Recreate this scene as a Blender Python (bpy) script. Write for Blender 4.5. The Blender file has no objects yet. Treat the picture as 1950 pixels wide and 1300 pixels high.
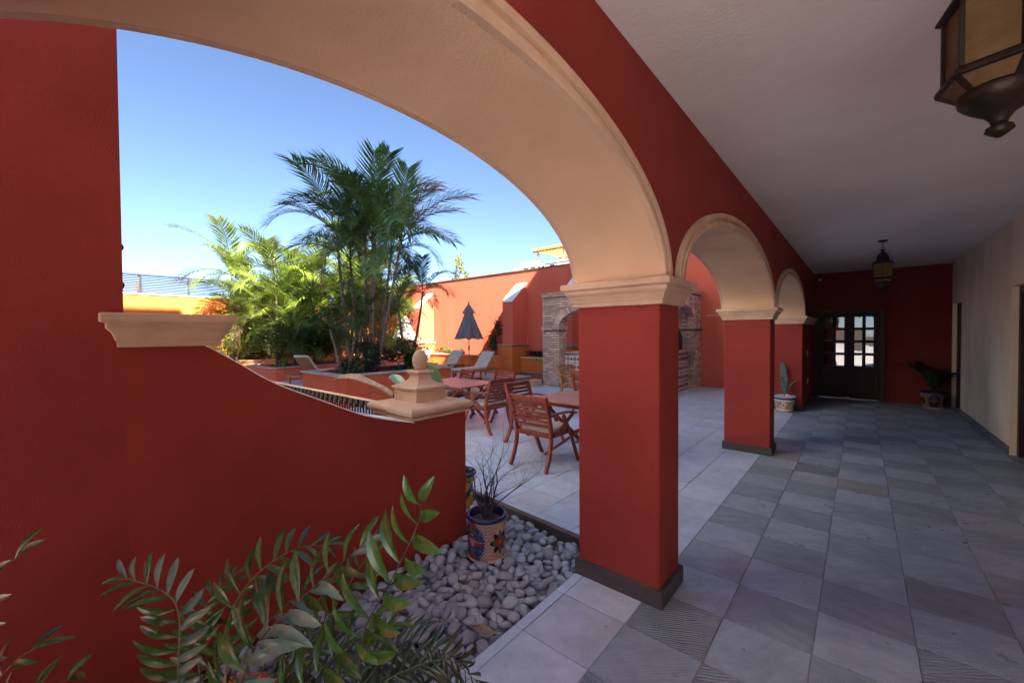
import bpy, bmesh, math, random
from math import sin, cos, pi, radians, sqrt, atan2, hypot
from mathutils import Vector, Matrix, noise

random.seed(7)
S = bpy.context.scene
COL = S.collection

# ------------------------------------------------------------------ camera
cam_d = bpy.data.cameras.new('camera'); cam = bpy.data.objects.new('camera', cam_d); COL.objects.link(cam)
YAW, PIT, ROL = radians(40.671), radians(1.083), radians(-0.387)
fw = Vector((-sin(YAW)*cos(PIT), cos(YAW)*cos(PIT), -sin(PIT)))
r0 = Vector((cos(YAW), sin(YAW), 0)); u0 = r0.cross(fw)
rr = r0*cos(ROL)+u0*sin(ROL); uu = rr.cross(fw)
cam.matrix_world = Matrix(((rr.x, uu.x, -fw.x, 0), (rr.y, uu.y, -fw.y, 0), (rr.z, uu.z, -fw.z, 1.6), (0, 0, 0, 1)))
cam_d.sensor_width = 36; cam_d.lens = 36*771.17/1950; cam_d.clip_start = .05; cam_d.clip_end = 2000
S.camera = cam

# ------------------------------------------------------------------ light
SUN_TO = Vector((-1, .34, -1.07)).normalized()          # travel direction of sunlight
sun_dir = -SUN_TO
elev = math.asin(sun_dir.z); azim = atan2(sun_dir.x, sun_dir.y)
w = bpy.data.worlds.new('World'); S.world = w; w.use_nodes = True
nt = w.node_tree; bg = nt.nodes['Background']
sky = nt.nodes.new('ShaderNodeTexSky'); sky.sky_type = 'NISHITA'; sky.sun_disc = False
sky.sun_elevation = elev; sky.sun_rotation = azim; sky.altitude = 2500
sky.air_density = .75; sky.dust_density = 2.0; sky.ozone_density = 2.0
nt.links.new(sky.outputs[0], bg.inputs[0]); bg.inputs[1].default_value = .05
sd = bpy.data.lights.new('sun', 'SUN'); so = bpy.data.objects.new('sun', sd); COL.objects.link(so)
sd.energy = 5; sd.angle = radians(.6); sd.color = (1, .91, .76)
so.rotation_euler = (-SUN_TO).to_track_quat('Z', 'Y').to_euler(); so.location = (12, -6, 20)
S.view_settings.view_transform = 'Standard'; S.view_settings.look = 'None'
S.view_settings.exposure = 2.95; S.view_settings.gamma = 1; S.view_settings.use_curve_mapping = False
S.cycles.max_bounces = 10; S.cycles.diffuse_bounces = 6; S.cycles.glossy_bounces = 4
S.cycles.transmission_bounces = 6; S.cycles.transparent_max_bounces = 12
S.cycles.use_denoising = True; S.cycles.sample_clamp_indirect = 8; S.cycles.caustics_reflective = False

# ------------------------------------------------------------------ materials
def mat(name, col, col2=None, rough=.8, scale=6, bump=0., bscale=60, spread=0., stretch=None, spec=.4,
        isl=False, metal=0., transl=0., b2=0., b2scale=4, detail=4, emit=None, trans=0.):
    m = bpy.data.materials.new(name); m.use_nodes = True; n = m.node_tree.nodes; l = m.node_tree.links
    p = n['Principled BSDF']; out = n['Material Output']
    p.inputs['Roughness'].default_value = rough; p.inputs['Metallic'].default_value = metal
    p.inputs['Specular IOR Level'].default_value = spec
    if trans: p.inputs['Transmission Weight'].default_value = trans
    tc = n.new('ShaderNodeTexCoord'); mp = n.new('ShaderNodeMapping'); l.new(tc.outputs['Object'], mp.inputs[0])
    if stretch: mp.inputs['Scale'].default_value = stretch
    vec = mp.outputs[0]
    rnd = None
    if spread:
        if isl:
            g = n.new('ShaderNodeNewGeometry'); rnd = g.outputs['Random Per Island']
        else:
            oi = n.new('ShaderNodeObjectInfo'); rnd = oi.outputs['Random']
        ad = n.new('ShaderNodeVectorMath'); ad.operation = 'MULTIPLY_ADD'
        cb = n.new('ShaderNodeCombineXYZ'); l.new(rnd, cb.inputs[0]); l.new(rnd, cb.inputs[1])
        l.new(cb.outputs[0], ad.inputs[0]); ad.inputs[1].default_value = (37, 53, 0); l.new(mp.outputs[0], ad.inputs[2])
        vec = ad.outputs[0]
    c2 = col2 or tuple(c*.75 for c in col)
    nz = n.new('ShaderNodeTexNoise'); nz.inputs['Scale'].default_value = scale; nz.inputs['Detail'].default_value = detail
    l.new(vec, nz.inputs['Vector'])
    rp = n.new('ShaderNodeValToRGB'); rp.color_ramp.elements[0].position = .32; rp.color_ramp.elements[1].position = .68
    rp.color_ramp.elements[0].color = (*c2, 1); rp.color_ramp.elements[1].color = (*col, 1)
    l.new(nz.outputs['Fac'], rp.inputs[0]); c = rp.outputs[0]
    if spread:
        mr = n.new('ShaderNodeMapRange'); mr.inputs[3].default_value = 1-spread; mr.inputs[4].default_value = 1+spread
        l.new(rnd, mr.inputs[0])
        vm = n.new('ShaderNodeVectorMath'); vm.operation = 'SCALE'; l.new(c, vm.inputs[0]); l.new(mr.outputs[0], vm.inputs['Scale'])
        c = vm.outputs[0]
    l.new(c, p.inputs['Base Color'])
    nrm = None
    if bump:
        bn = n.new('ShaderNodeTexNoise'); bn.inputs['Scale'].default_value = bscale; bn.inputs['Detail'].default_value = 5
        l.new(vec, bn.inputs['Vector'])
        bp = n.new('ShaderNodeBump'); bp.inputs['Strength'].default_value = bump; bp.inputs['Distance'].default_value = .01
        l.new(bn.outputs['Fac'], bp.inputs['Height']); nrm = bp
    if b2:
        bn = n.new('ShaderNodeTexNoise'); bn.inputs['Scale'].default_value = b2scale; l.new(vec, bn.inputs['Vector'])
        bp = n.new('ShaderNodeBump'); bp.inputs['Strength'].default_value = b2; bp.inputs['Distance'].default_value = .03
        l.new(bn.outputs['Fac'], bp.inputs['Height'])
        if nrm: l.new(nrm.outputs[0], bp.inputs['Normal'])
        nrm = bp
    if nrm: l.new(nrm.outputs[0], p.inputs['Normal'])
    if transl:
        t = n.new('ShaderNodeBsdfTranslucent'); l.new(c, t.inputs[0])
        mx = n.new('ShaderNodeMixShader'); mx.inputs[0].default_value = transl
        l.new(p.outputs[0], mx.inputs[1]); l.new(t.outputs[0], mx.inputs[2]); l.new(mx.outputs[0], out.inputs[0])
    if emit:
        p.inputs['Emission Color'].default_value = (*emit[0], 1); p.inputs['Emission Strength'].default_value = emit[1]
    m['p'] = 1
    return m

M = {}
M['red'] = mat('red_plaster', (.32, .043, .032), (.235, .029, .024), .78, 1.4, .28, 150, b2=.5, b2scale=3.5, detail=9, spec=.25)
M['red_dim'] = mat('dimmed_red_plaster', (.15, .022, .018), (.125, .018, .015), .82, 2.2, .35, 170, spec=.25)  # red plaster darkened to paint in the dim light of the corridor end
M['beige'] = mat('beige_plaster', (.74, .50, .33), (.60, .39, .25), .85, 1.6, .16, 90, b2=.4, b2scale=3, detail=9, spec=.25)
M['stone'] = mat('cantera_stone', (.68, .47, .33), (.52, .35, .24), .8, 5, .3, 110, b2=.25, b2scale=9, detail=9, spec=.3)
M['cream'] = mat('cream_plaster', (.86, .73, .54), (.70, .56, .39), .85, 1.5, .35, 120, b2=.25, b2scale=5, stretch=(1, 1, .5))
M['ceil'] = mat('ceiling_plaster', (.76, .70, .70), (.66, .60, .60), .9, .9, .2, 60, b2=.35, b2scale=2.5, detail=8, spec=.2)
M['coral'] = mat('coral_plaster', (.72, .152, .088), (.62, .125, .072), .85, 1.0, .3, 90, stretch=(1, 1, .3), spec=.2)
M['orange'] = mat('orange_plaster', (.72, .20, .05), (.66, .175, .042), .85, 2, .3, 90, spec=.2)
M['terra'] = mat('terracotta_plaster', (.62, .125, .05), (.54, .105, .042), .85, 2, .3, 90, spec=.2)
M['white'] = mat('white_plaster', (.82, .81, .79), (.77, .76, .73), .8, 3, .2, 80)
M['greycap'] = mat('grey_coping', (.46, .38, .34), (.38, .31, .28), .8, 6, .3, 120)
M['paving'] = mat('bounce_terrace_paving', (.52, .52, .53), (.46, .46, .47), .8, 2)
M['slate_dark'] = mat('dark_skirting_stone', (.085, .07, .066), (.06, .05, .048), .6, 8, .3, 60, stretch=(1, 1, 6))
M['skirt'] = mat('grey_skirting_tile', (.20, .205, .22), (.14, .145, .155), .5, 6, .2, 60, spread=.15)
M['curb'] = mat('brown_kerb_stone', (.16, .11, .085), (.11, .08, .06), .8, 9, .5, 60)
M['grout'] = mat('grout', (.34, .34, .35), (.24, .24, .25), .9, 20)
M['earth'] = mat('earth', (.07, .05, .035), (.045, .032, .024), .95, 12, .8, 30)
M['soil'] = mat('potting_soil', (.035, .027, .02), (.12, .10, .08), .95, 60, 1.0, 50)
M['pebble'] = mat('grey_river_pebble', (.37, .42, .48), (.25, .285, .33), .55, 5, .12, 40, spread=.28, stretch=(1, 1, 3))
M['pebble_i'] = mat('grey_river_pebbles', (.37, .42, .48), (.25, .285, .33), .55, 14, .12, 60, spread=.28, isl=True)
M['darkmetal'] = mat('dark_bronze_metal', (.035, .022, .016), (.02, .014, .011), .45, 10, .2, 60, metal=.6)
M['iron'] = mat('black_iron', (.012, .012, .013), None, .45, 10, metal=.3)
M['doorwood'] = mat('dark_door_wood', (.042, .017, .010), (.028, .011, .007), .6, 6, .2, 30, stretch=(1, 1, .15))
M['wood'] = mat('reddish_hardwood', (.27, .050, .024), (.17, .030, .016), .42, 9, .15, 60, stretch=(3, 3, 3), spread=.18)
M['tablewood'] = mat('table_hardwood', (.36, .15, .10), (.26, .10, .07), .38, 9, .12, 60, stretch=(.6, 5, 2), spread=.14)
M['teak'] = mat('golden_teak', (.46, .20, .065), (.33, .13, .04), .5, 9, .15, 60, stretch=(3, 3, 3), spread=.12)
M['cushion'] = mat('beige_cushion_fabric', (.56, .47, .38), (.50, .41, .33), .9, 8, .35, 400, b2=.3, b2scale=9)
M['grey_cushion'] = mat('grey_lounger_fabric', (.62, .55, .46), (.55, .48, .40), .9, 8, .35, 400, b2=.3, b2scale=9)
M['umbrella'] = mat('grey_umbrella_fabric', (.22, .22, .235), (.18, .18, .19), .85, 8, .2, 300, transl=.1)
M['umbrella_w'] = mat('white_umbrella_fabric', (.42, .42, .40), (.36, .36, .34), .85, 8, .2, 300, transl=.2)
M['metal'] = mat('grey_metal', (.30, .30, .31), None, .4, 10, metal=.7)
M['palm'] = mat('palm_leaf', (.075, .13, .028), (.045, .09, .02), .42, 3, spread=.35, transl=.3, spec=.5)
M['palm_y'] = mat('yellow_green_palm_leaf', (.21, .26, .038), (.13, .19, .03), .45, 3, spread=.3, transl=.35, spec=.5)
M['palm_d'] = mat('dark_palm_leaf', (.12, .22, .055), (.07, .14, .04), .38, 3, spread=.35, transl=.25, spec=.5)
M['dark'] = mat('very_dark_leaf', (.02, .035, .015), (.012, .02, .01), .5, 3)
M['dry'] = mat('dry_frond', (.30, .20, .10), (.2, .12, .06), .8, 6, spread=.3, transl=.2)
M['stem'] = mat('palm_stem', (.23, .17, .12), (.12, .10, .06), .75, 7, .4, 40, stretch=(1, 1, 5), spread=.2)
M['leaf'] = mat('glossy_green_leaf', (.062, .14, .024), (.034, .085, .016), .22, 9, .1, 30, spread=.3, transl=.16, spec=.6)
M['leaf_n'] = mat('narrow_grey_green_leaf', (.05, .085, .04), (.03, .055, .025), .3, 4, spread=.35, transl=.12, spec=.6)
M['leaf_s'] = mat('pale_leaf_and_sheen', (.17, .26, .20), (.11, .18, .13), .22, 4, spread=.2, transl=.1)  # own tone of pale leaves; on cycad leaflets a painted sky sheen
M['rachis'] = mat('green_stalk', (.16, .19, .08), (.11, .13, .05), .5, 10)
M['rachis_b'] = mat('brown_stalk', (.10, .085, .045), (.07, .055, .03), .5, 10)
M['bark'] = mat('grey_bark', (.13, .10, .085), (.075, .055, .05), .85, 18, .5, 60)
M['twig'] = mat('dark_twig_bark', (.075, .05, .042), (.045, .03, .026), .85, 18, .5, 60)
M['dead'] = mat('dry_brown_leaf', (.30, .22, .16), (.16, .11, .08), .8, 12, .4, 40)
M['shrub'] = mat('shrub_leaf', (.10, .15, .03), (.06, .10, .022), .5, 4, spread=.45, isl=True, transl=.3)
M['shrub_d'] = mat('dark_shrub_leaf', (.045, .075, .03), (.03, .055, .02), .5, 4, spread=.45, isl=True, transl=.2)
M['shrub_y'] = mat('yellow_shrub_leaf', (.24, .27, .05), (.16, .19, .04), .5, 4, spread=.4, isl=True, transl=.35)
M['brick'] = mat('worn_brick', (.80, .58, .46), (.50, .33, .25), .9, 9, .5, 60, spread=.3)
M['brick_i'] = mat('worn_bricks', (.80, .58, .46), (.50, .33, .25), .9, 9, .5, 60, spread=.3, isl=True)
M['mortar'] = mat('dark_mortar', (.20, .17, .155), (.14, .12, .11), .95, 20, .5, 60)
M['counter'] = mat('clay_counter_slab', (.55, .28, .16), (.46, .22, .13), .6, 8)
M['roofwood'] = mat('pergola_timber', (.55, .30, .10), (.38, .18, .06), .7, 8, stretch=(1, 6, 1), spread=.2)
M['farwhite'] = mat('far_white_wall', (.72, .69, .64), (.6, .57, .53), .9, .8)
M['farglass'] = mat('dark_window_glass', (.02, .025, .03), None, .15, 4, spec=.6)
M['plastic'] = mat('white_plastic', (.75, .74, .7), None, .4, 4)
M['paper'] = mat('white_paper', (.7, .7, .68), None, .9, 4)
M['rail_g'] = mat('grey_rail_metal', (.03, .032, .04), (.02, .022, .03), .5, 10)
M['lampglow'] = mat('lit_lamp_glass', (.9, .5, .15), None, .4, 4, emit=((1, .45, .08), 1.5))
M['lantern_glass'] = mat('amber_seeded_glass', (.32, .20, .095), (.21, .13, .06), .35, 14, .5, 30, transl=.55)
M['mirror'] = mat('reflective_glass_pane', (.17, .17, .17), (.16, .16, .16), .02, 3, metal=1.0, b2=.02, b2scale=3)
M['blackbox'] = mat('black_steel', (.015, .015, .016), None, .4, 5, metal=.4)
M['roomdark'] = mat('dark_room_plaster', (.10, .07, .05), None, .9, 5)

def tile_mat(name, c1, c2, ang, rough, bstr, wscale, isl=False, warm=(.42, .45, .54)):
    """stone tile: cloudy slate colour and chiselled lines along ang"""
    m = bpy.data.materials.new(name); m.use_nodes = True; n = m.node_tree.nodes; l = m.node_tree.links
    p = n['Principled BSDF']
    tc = n.new('ShaderNodeTexCoord')
    if isl: g = n.new('ShaderNodeNewGeometry'); rnd = g.outputs['Random Per Island']
    else: g = n.new('ShaderNodeObjectInfo'); rnd = g.outputs['Random']
    cb = n.new('ShaderNodeCombineXYZ'); l.new(rnd, cb.inputs[0]); l.new(rnd, cb.inputs[1])
    ad = n.new('ShaderNodeVectorMath'); ad.operation = 'MULTIPLY_ADD'; l.new(cb.outputs[0], ad.inputs[0])
    ad.inputs[1].default_value = (31, 47, 0); l.new(tc.outputs['Object'], ad.inputs[2])
    an = n.new('ShaderNodeMath'); an.operation = 'MULTIPLY'; an.inputs[1].default_value = 5.31; l.new(rnd, an.inputs[0])
    af = n.new('ShaderNodeMath'); af.operation = 'FRACT'; l.new(an.outputs[0], af.inputs[0])
    ar = n.new('ShaderNodeMapRange'); ar.inputs[3].default_value = -ang-.55; ar.inputs[4].default_value = -ang+.55; l.new(af.outputs[0], ar.inputs[0])
    mp = n.new('ShaderNodeVectorRotate'); mp.rotation_type = 'Z_AXIS'; l.new(ad.outputs[0], mp.inputs['Vector']); l.new(ar.outputs[0], mp.inputs['Angle'])
    mp2 = n.new('ShaderNodeMapping'); mp2.inputs['Scale'].default_value = (1, 5, 1); l.new(mp.outputs[0], mp2.inputs[0])
    nz = n.new('ShaderNodeTexNoise'); nz.inputs['Scale'].default_value = 3.2; nz.inputs['Detail'].default_value = 8; nz.inputs['Roughness'].default_value = .65
    l.new(mp2.outputs[0], nz.inputs['Vector'])
    rp = n.new('ShaderNodeValToRGB'); rp.color_ramp.elements[0].position = .3; rp.color_ramp.elements[1].position = .7
    rp.color_ramp.elements[0].color = (*c2, 1); rp.color_ramp.elements[1].color = (*c1, 1); l.new(nz.outputs['Fac'], rp.inputs[0])
    # some tiles warmer, overall shade per tile
    ml = n.new('ShaderNodeMath'); ml.operation = 'MULTIPLY'; ml.inputs[1].default_value = 7.31; l.new(rnd, ml.inputs[0])
    fr = n.new('ShaderNodeMath'); fr.operation = 'FRACT'; l.new(ml.outputs[0], fr.inputs[0])
    pw = n.new('ShaderNodeMath'); pw.operation = 'POWER'; pw.inputs[1].default_value = 9; l.new(fr.outputs[0], pw.inputs[0])
    mx = n.new('ShaderNodeMixRGB'); mx.inputs[2].default_value = (*warm, 1); l.new(pw.outputs[0], mx.inputs[0]); l.new(rp.outputs[0], mx.inputs[1])
    mr = n.new('ShaderNodeMapRange'); mr.inputs[3].default_value = .88; mr.inputs[4].default_value = 1.10; l.new(rnd, mr.inputs[0])
    vm = n.new('ShaderNodeVectorMath'); vm.operation = 'SCALE'; l.new(mx.outputs[0], vm.inputs[0]); l.new(mr.outputs[0], vm.inputs['Scale'])
    cl = n.new('ShaderNodeTexNoise'); cl.inputs['Scale'].default_value = 5; cl.inputs['Detail'].default_value = 9; cl.inputs['Roughness'].default_value = .7
    l.new(ad.outputs[0], cl.inputs['Vector']); cm = n.new('ShaderNodeMapRange'); cm.inputs[1].default_value = .35; cm.inputs[2].default_value = .7
    cm.inputs[3].default_value = .86; cm.inputs[4].default_value = 1.2; l.new(cl.outputs['Fac'], cm.inputs[0])
    vm2 = n.new('ShaderNodeVectorMath'); vm2.operation = 'SCALE'; l.new(vm.outputs[0], vm2.inputs[0]); l.new(cm.outputs[0], vm2.inputs['Scale'])
    l.new(vm2.outputs[0], p.inputs['Base Color'])
    n2 = n.new('ShaderNodeTexNoise'); n2.inputs['Scale'].default_value = 9; l.new(ad.outputs[0], n2.inputs['Vector'])
    r2 = n.new('ShaderNodeMapRange'); r2.inputs[3].default_value = rough-.1; r2.inputs[4].default_value = rough+.14
    l.new(n2.outputs['Fac'], r2.inputs[0]); l.new(r2.outputs[0], p.inputs['Roughness'])
    wv = n.new('ShaderNodeTexWave'); wv.bands_direction = 'Y'; wv.inputs['Scale'].default_value = wscale
    wv.inputs['Distortion'].default_value = 5.5; wv.inputs['Detail'].default_value = 3; wv.inputs['Detail Scale'].default_value = .8
    mp3 = n.new('ShaderNodeMapping'); mp3.inputs['Scale'].default_value = (.55, 1, 1); l.new(mp.outputs[0], mp3.inputs[0]); l.new(mp3.outputs[0], wv.inputs['Vector'])
    bp = n.new('ShaderNodeBump'); bp.inputs['Strength'].default_value = bstr; bp.inputs['Distance'].default_value = .008
    ms = n.new('ShaderNodeMath'); ms.operation = 'MULTIPLY'; ms.inputs[1].default_value = 3.77; l.new(rnd, ms.inputs[0])
    mf = n.new('ShaderNodeMath'); mf.operation = 'FRACT'; l.new(ms.outputs[0], mf.inputs[0])
    mg = n.new('ShaderNodeMapRange'); mg.inputs[3].default_value = bstr*.25; mg.inputs[4].default_value = min(1, bstr*1.5); l.new(mf.outputs[0], mg.inputs[0])
    l.new(mg.outputs[0], bp.inputs['Strength'])
    l.new(wv.outputs['Fac'], bp.inputs['Height'])
    n3 = n.new('ShaderNodeTexNoise'); n3.inputs['Scale'].default_value = 40; n3.inputs['Detail'].default_value = 6; l.new(ad.outputs[0], n3.inputs['Vector'])
    bp2 = n.new('ShaderNodeBump'); bp2.inputs['Strength'].default_value = .25; bp2.inputs['Distance'].default_value = .006
    l.new(n3.outputs['Fac'], bp2.inputs['Height']); l.new(bp.outputs[0], bp2.inputs['Normal']); l.new(bp2.outputs[0], p.inputs['Normal'])
    return m
for sfx, isl in (('', False), ('_i', True)):
    M['tileA'+sfx] = tile_mat('lit_slate_tile'+sfx, (.36, .45, .57), (.27, .34, .44), radians(38), .30, .42, 19, isl)  # pale and dark pair: tone paints in how chisel direction catches light
    M['tileB'+sfx] = tile_mat('shaded_slate_tile'+sfx, (.285, .355, .45), (.20, .25, .325), radians(12), .34, .8, 19, isl, (.27, .28, .33))
    M['tileS'+sfx] = tile_mat('smooth_stone_tile'+sfx, (.50, .59, .73), (.43, .51, .64), radians(70), .34, .05, 4, isl, (.50, .52, .62))

def azulejo():
    m = bpy.data.materials.new('painted_star_tile'); m.use_nodes = True; n = m.node_tree.nodes; l = m.node_tree.links
    p = n['Principled BSDF']; p.inputs['Roughness'].default_value = .25
    tc = n.new('ShaderNodeTexCoord'); sp = n.new('ShaderNodeSeparateXYZ'); l.new(tc.outputs['Object'], sp.inputs[0])
    def mth(op, a, b=None):
        q = n.new('ShaderNodeMath'); q.operation = op
        for i, v in enumerate((a, b)):
            if v is None: continue
            if isinstance(v, (int, float)): q.inputs[i].default_value = v
            else: l.new(v, q.inputs[i])
        return q.outputs[0]
    x, y = sp.outputs[0], sp.outputs[1]
    r = mth('SQRT', mth('ADD', mth('MULTIPLY', x, x), mth('MULTIPLY', y, y)))
    th = mth('ARCTAN2', y, x)
    edge = mth('ADD', mth('MULTIPLY', mth('COSINE', mth('MULTIPLY', th, 8)), .014), .052)
    star = mth('MULTIPLY', mth('LESS_THAN', r, edge), mth('GREATER_THAN', r, .018))
    d = mth('ADD', mth('ABSOLUTE', mth('SUBTRACT', mth('ABSOLUTE', x), .117)), mth('ABSOLUTE', y))
    dia = mth('LESS_THAN', d, .05)
    d2 = mth('ADD', mth('ABSOLUTE', mth('SUBTRACT', mth('ABSOLUTE', y), .117)), mth('ABSOLUTE', x))
    grey = mth('LESS_THAN', d2, .045)
    c = None
    for f, colr in ((None, (.62, .56, .47)), (grey, (.30, .28, .27)), (dia, (.22, .04, .045)), (star, (.03, .045, .11))):
        if f is None: v = n.new('ShaderNodeRGB'); v.outputs[0].default_value = (*colr, 1); c = v.outputs[0]; continue
        mx = n.new('ShaderNodeMixRGB'); mx.inputs[2].default_value = (*colr, 1); l.new(f, mx.inputs[0]); l.new(c, mx.inputs[1]); c = mx.outputs[0]
    l.new(c, p.inputs['Base Color']); return m
M['azulejo'] = azulejo()

def vcol_mat(name, rough=.2):
    m = bpy.data.materials.new(name); m.use_nodes = True; n = m.node_tree.nodes; l = m.node_tree.links
    a = n.new('ShaderNodeVertexColor'); a.layer_name = 'Col'; l.new(a.outputs[0], n['Principled BSDF'].inputs['Base Color'])
    n['Principled BSDF'].inputs['Roughness'].default_value = rough; return m
M['talavera'] = vcol_mat('painted_glazed_clay')

def water():
    m = bpy.data.materials.new('pool_water'); m.use_nodes = True; n = m.node_tree.nodes; l = m.node_tree.links
    p = n['Principled BSDF']; p.inputs['Roughness'].default_value = .04; p.inputs['Transmission Weight'].default_value = 1
    p.inputs['Base Color'].default_value = (.55, .8, .9, 1); p.inputs['IOR'].default_value = 1.33
    tc = n.new('ShaderNodeTexCoord'); nz = n.new('ShaderNodeTexNoise'); nz.inputs['Scale'].default_value = 5; l.new(tc.outputs['Object'], nz.inputs['Vector'])
    bp = n.new('ShaderNodeBump'); bp.inputs['Strength'].default_value = .2; bp.inputs['Distance'].default_value = .02
    l.new(nz.outputs['Fac'], bp.inputs['Height']); l.new(bp.outputs[0], p.inputs['Normal']); return m
M['water'] = water()
M['pooltile'] = mat('blue_pool_tile', (.05, .14, .28), (.03, .09, .2), .3, 20)

# ------------------------------------------------------------------ mesh helpers
class MB:
    def __init__(s): s.v = []; s.f = []
    def add(s, vs, fs):
        o = len(s.v); s.v += [tuple(a) for a in vs]; s.f += [tuple(i+o for i in f) for f in fs]; return s
    def box(s, x0, x1, y0, y1, z0, z1):
        if x0 > x1: x0, x1 = x1, x0
        if y0 > y1: y0, y1 = y1, y0
        return s.add([(x0, y0, z0), (x1, y0, z0), (x1, y1, z0), (x0, y1, z0), (x0, y0, z1), (x1, y0, z1), (x1, y1, z1), (x0, y1, z1)],
                     [(3, 2, 1, 0), (4, 5, 6, 7), (0, 1, 5, 4), (1, 2, 6, 5), (2, 3, 7, 6), (3, 0, 4, 7)])
    def bbox(s, x0, x1, y0, y1, z0, z1, b):
        """box with chamfered top and vertical edges"""
        def ring(o, z, c): return [(x0+o+c, y0+o, z), (x1-o-c, y0+o, z), (x1-o, y0+o+c, z), (x1-o, y1-o-c, z), (x1-o-c, y1-o, z), (x0+o+c, y1-o, z), (x0+o, y1-o-c, z), (x0+o, y0+o+c, z)]
        return s.loft([ring(0, z0, b), ring(0, z1-b, b), ring(b, z1, b)])
    def loft(s, rings, cap=True, close=False):
        n = len(rings[0]); vs = [p for r in rings for p in r]; fs = []
        m = len(rings)
        for i in range(m-(0 if close else 1)):
            for j in range(n):
                a, b = i*n+j, i*n+(j+1) % n; c, d = ((i+1) % m)*n+(j+1) % n, ((i+1) % m)*n+j
                fs.append((a, b, c, d))
        if cap and not close: fs.append(tuple(reversed(range(n)))); fs.append(tuple((m-1)*n+j for j in range(n)))
        return s.add(vs, fs)
    def lathe(s, prof, cx=0, cy=0, n=24, cap=True, ph=0):
        return s.loft([[(cx+r*cos(2*pi*j/n+ph), cy+r*sin(2*pi*j/n+ph), z) for j in range(n)] for r, z in prof], cap)
    def bar(s, a, b, w, h=None, up=(0, 0, 1)):
        h = h or w; return s.path([a, b], w, h, up)
    def path(s, pts, w, h=None, up=(0, 0, 1)):
        """rectangular section swept along points"""
        pts = [Vector(p) for p in pts]; h = h or w; up = Vector(up); rings = []
        ws = w if isinstance(w, (list, tuple)) else [w]*len(pts)
        for i, p in enumerate(pts):
            t = (pts[min(i+1, len(pts)-1)]-pts[max(i-1, 0)]).normalized()
            sd = t.cross(up)
            if sd.length < 1e-4: sd = t.cross(Vector((0, 1, 0)))
            sd.normalize(); u = sd.cross(t)
            a, b = sd*ws[i]/2, u*h/2
            rings.append([p-a-b, p+a-b, p+a+b, p-a+b])
        return s.loft(rings)
    def tube(s, pts, r, n=8):
        pts = [Vector(p) for p in pts]; rs = r if isinstance(r, (list, tuple)) else [r]*len(pts); rings = []
        u = None
        for i, p in enumerate(pts):
            t = (pts[min(i+1, len(pts)-1)]-pts[max(i-1, 0)]).normalized()
            if u is None: u = t.orthogonal().normalized()
            u = (u-t*u.dot(t)).normalized(); v = t.cross(u)
            rings.append([p+(u*cos(2*pi*j/n)+v*sin(2*pi*j/n))*rs[i] for j in range(n)])
        return s.loft(rings)
    def prism(s, poly, z0, z1):
        """xy polygon (ccw) extruded"""
        return s.loft([[(x, y, z0) for x, y in poly], [(x, y, z1) for x, y in poly]])
    def xform(s, mtx):
        s.v = [tuple(mtx @ Vector(p)) for p in s.v]; return s
    def join(s, o, mtx=None):
        vs = o.v if mtx is None else [tuple(mtx @ Vector(p)) for p in o.v]
        return s.add(vs, o.f)
    def mesh(s, name, m, smooth=False):
        me = bpy.data.meshes.new(name); me.from_pydata(s.v, [], s.f); me.update()
        if m: me.materials.append(M[m] if isinstance(m, str) else m)
        if smooth: me.polygons.foreach_set('use_smooth', [True]*len(me.polygons))
        return me

def tagit(o, label=None, cat=None, group=None, kind=None):
    if label: o['label'] = label
    if cat: o['category'] = cat
    if group: o['group'] = group
    if kind: o['kind'] = kind
    return o
def thing(name, loc, label, cat, group=None, rz=0):
    o = bpy.data.objects.new(name, None); COL.objects.link(o); o.location = loc; o.rotation_euler = (0, 0, rz)
    o.empty_display_size = .1
    return tagit(o, label, cat, group)
def wloc(p):
    v = Vector((0, 0, 0))
    while p is not None: v += p.location; p = p.parent
    return v
def part(name, mb, m, parent=None, world=True, smooth=False, bevel=0, label=None, seg=2):
    """link mb as one object; with world=True coordinates are world ones, shifted to the parent's frame"""
    if parent is not None and world:
        o0 = wloc(parent); mb.v = [(a-o0.x, b-o0.y, c-o0.z) for a, b, c in mb.v]
    o = bpy.data.objects.new(name, mb.mesh(name, m, smooth)); COL.objects.link(o)
    if parent is not None: o.parent = parent
    if bevel:
        bv = o.modifiers.new('bevel', 'BEVEL'); bv.width = bevel; bv.segments = seg; bv.limit_method = 'ANGLE'; bv.angle_limit = radians(40)
    if label: o['label'] = label
    return o
def inst(name, me, parent=None, loc=(0, 0, 0), rot=None, sc=None, mtx=None):
    o = bpy.data.objects.new(name, me); COL.objects.link(o)
    if parent is not None: o.parent = parent
    if mtx is not None: o.matrix_local = mtx
    else:
        o.location = loc
        if rot is not None: o.rotation_euler = rot
        if sc is not None: o.scale = sc if hasattr(sc, '__len__') else (sc, sc, sc)
    return o
def copy_tree(o, loc=None, rz=None, label=None, parent=None):
    c = o.copy(); COL.objects.link(c)
    if parent is not None: c.parent = parent
    for k in o.children: copy_tree(k, parent=c)
    if loc is not None: c.location = loc
    if rz is not None: c.rotation_euler = (0, 0, rz)
    if label: c['label'] = label
    return c
def ease(p, n=8):
    """catmull-rom resample"""
    p = [Vector(q) for q in p]; out = []
    for i in range(len(p)-1):
        a, b, c, d = p[max(i-1, 0)], p[i], p[i+1], p[min(i+2, len(p)-1)]
        for k in range(n):
            t = k/n
            out.append(.5*((2*b)+(c-a)*t+(2*a-5*b+4*c-d)*t*t+(3*b-a-3*c+d)*t**3))
    out.append(p[-1]); return out

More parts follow.
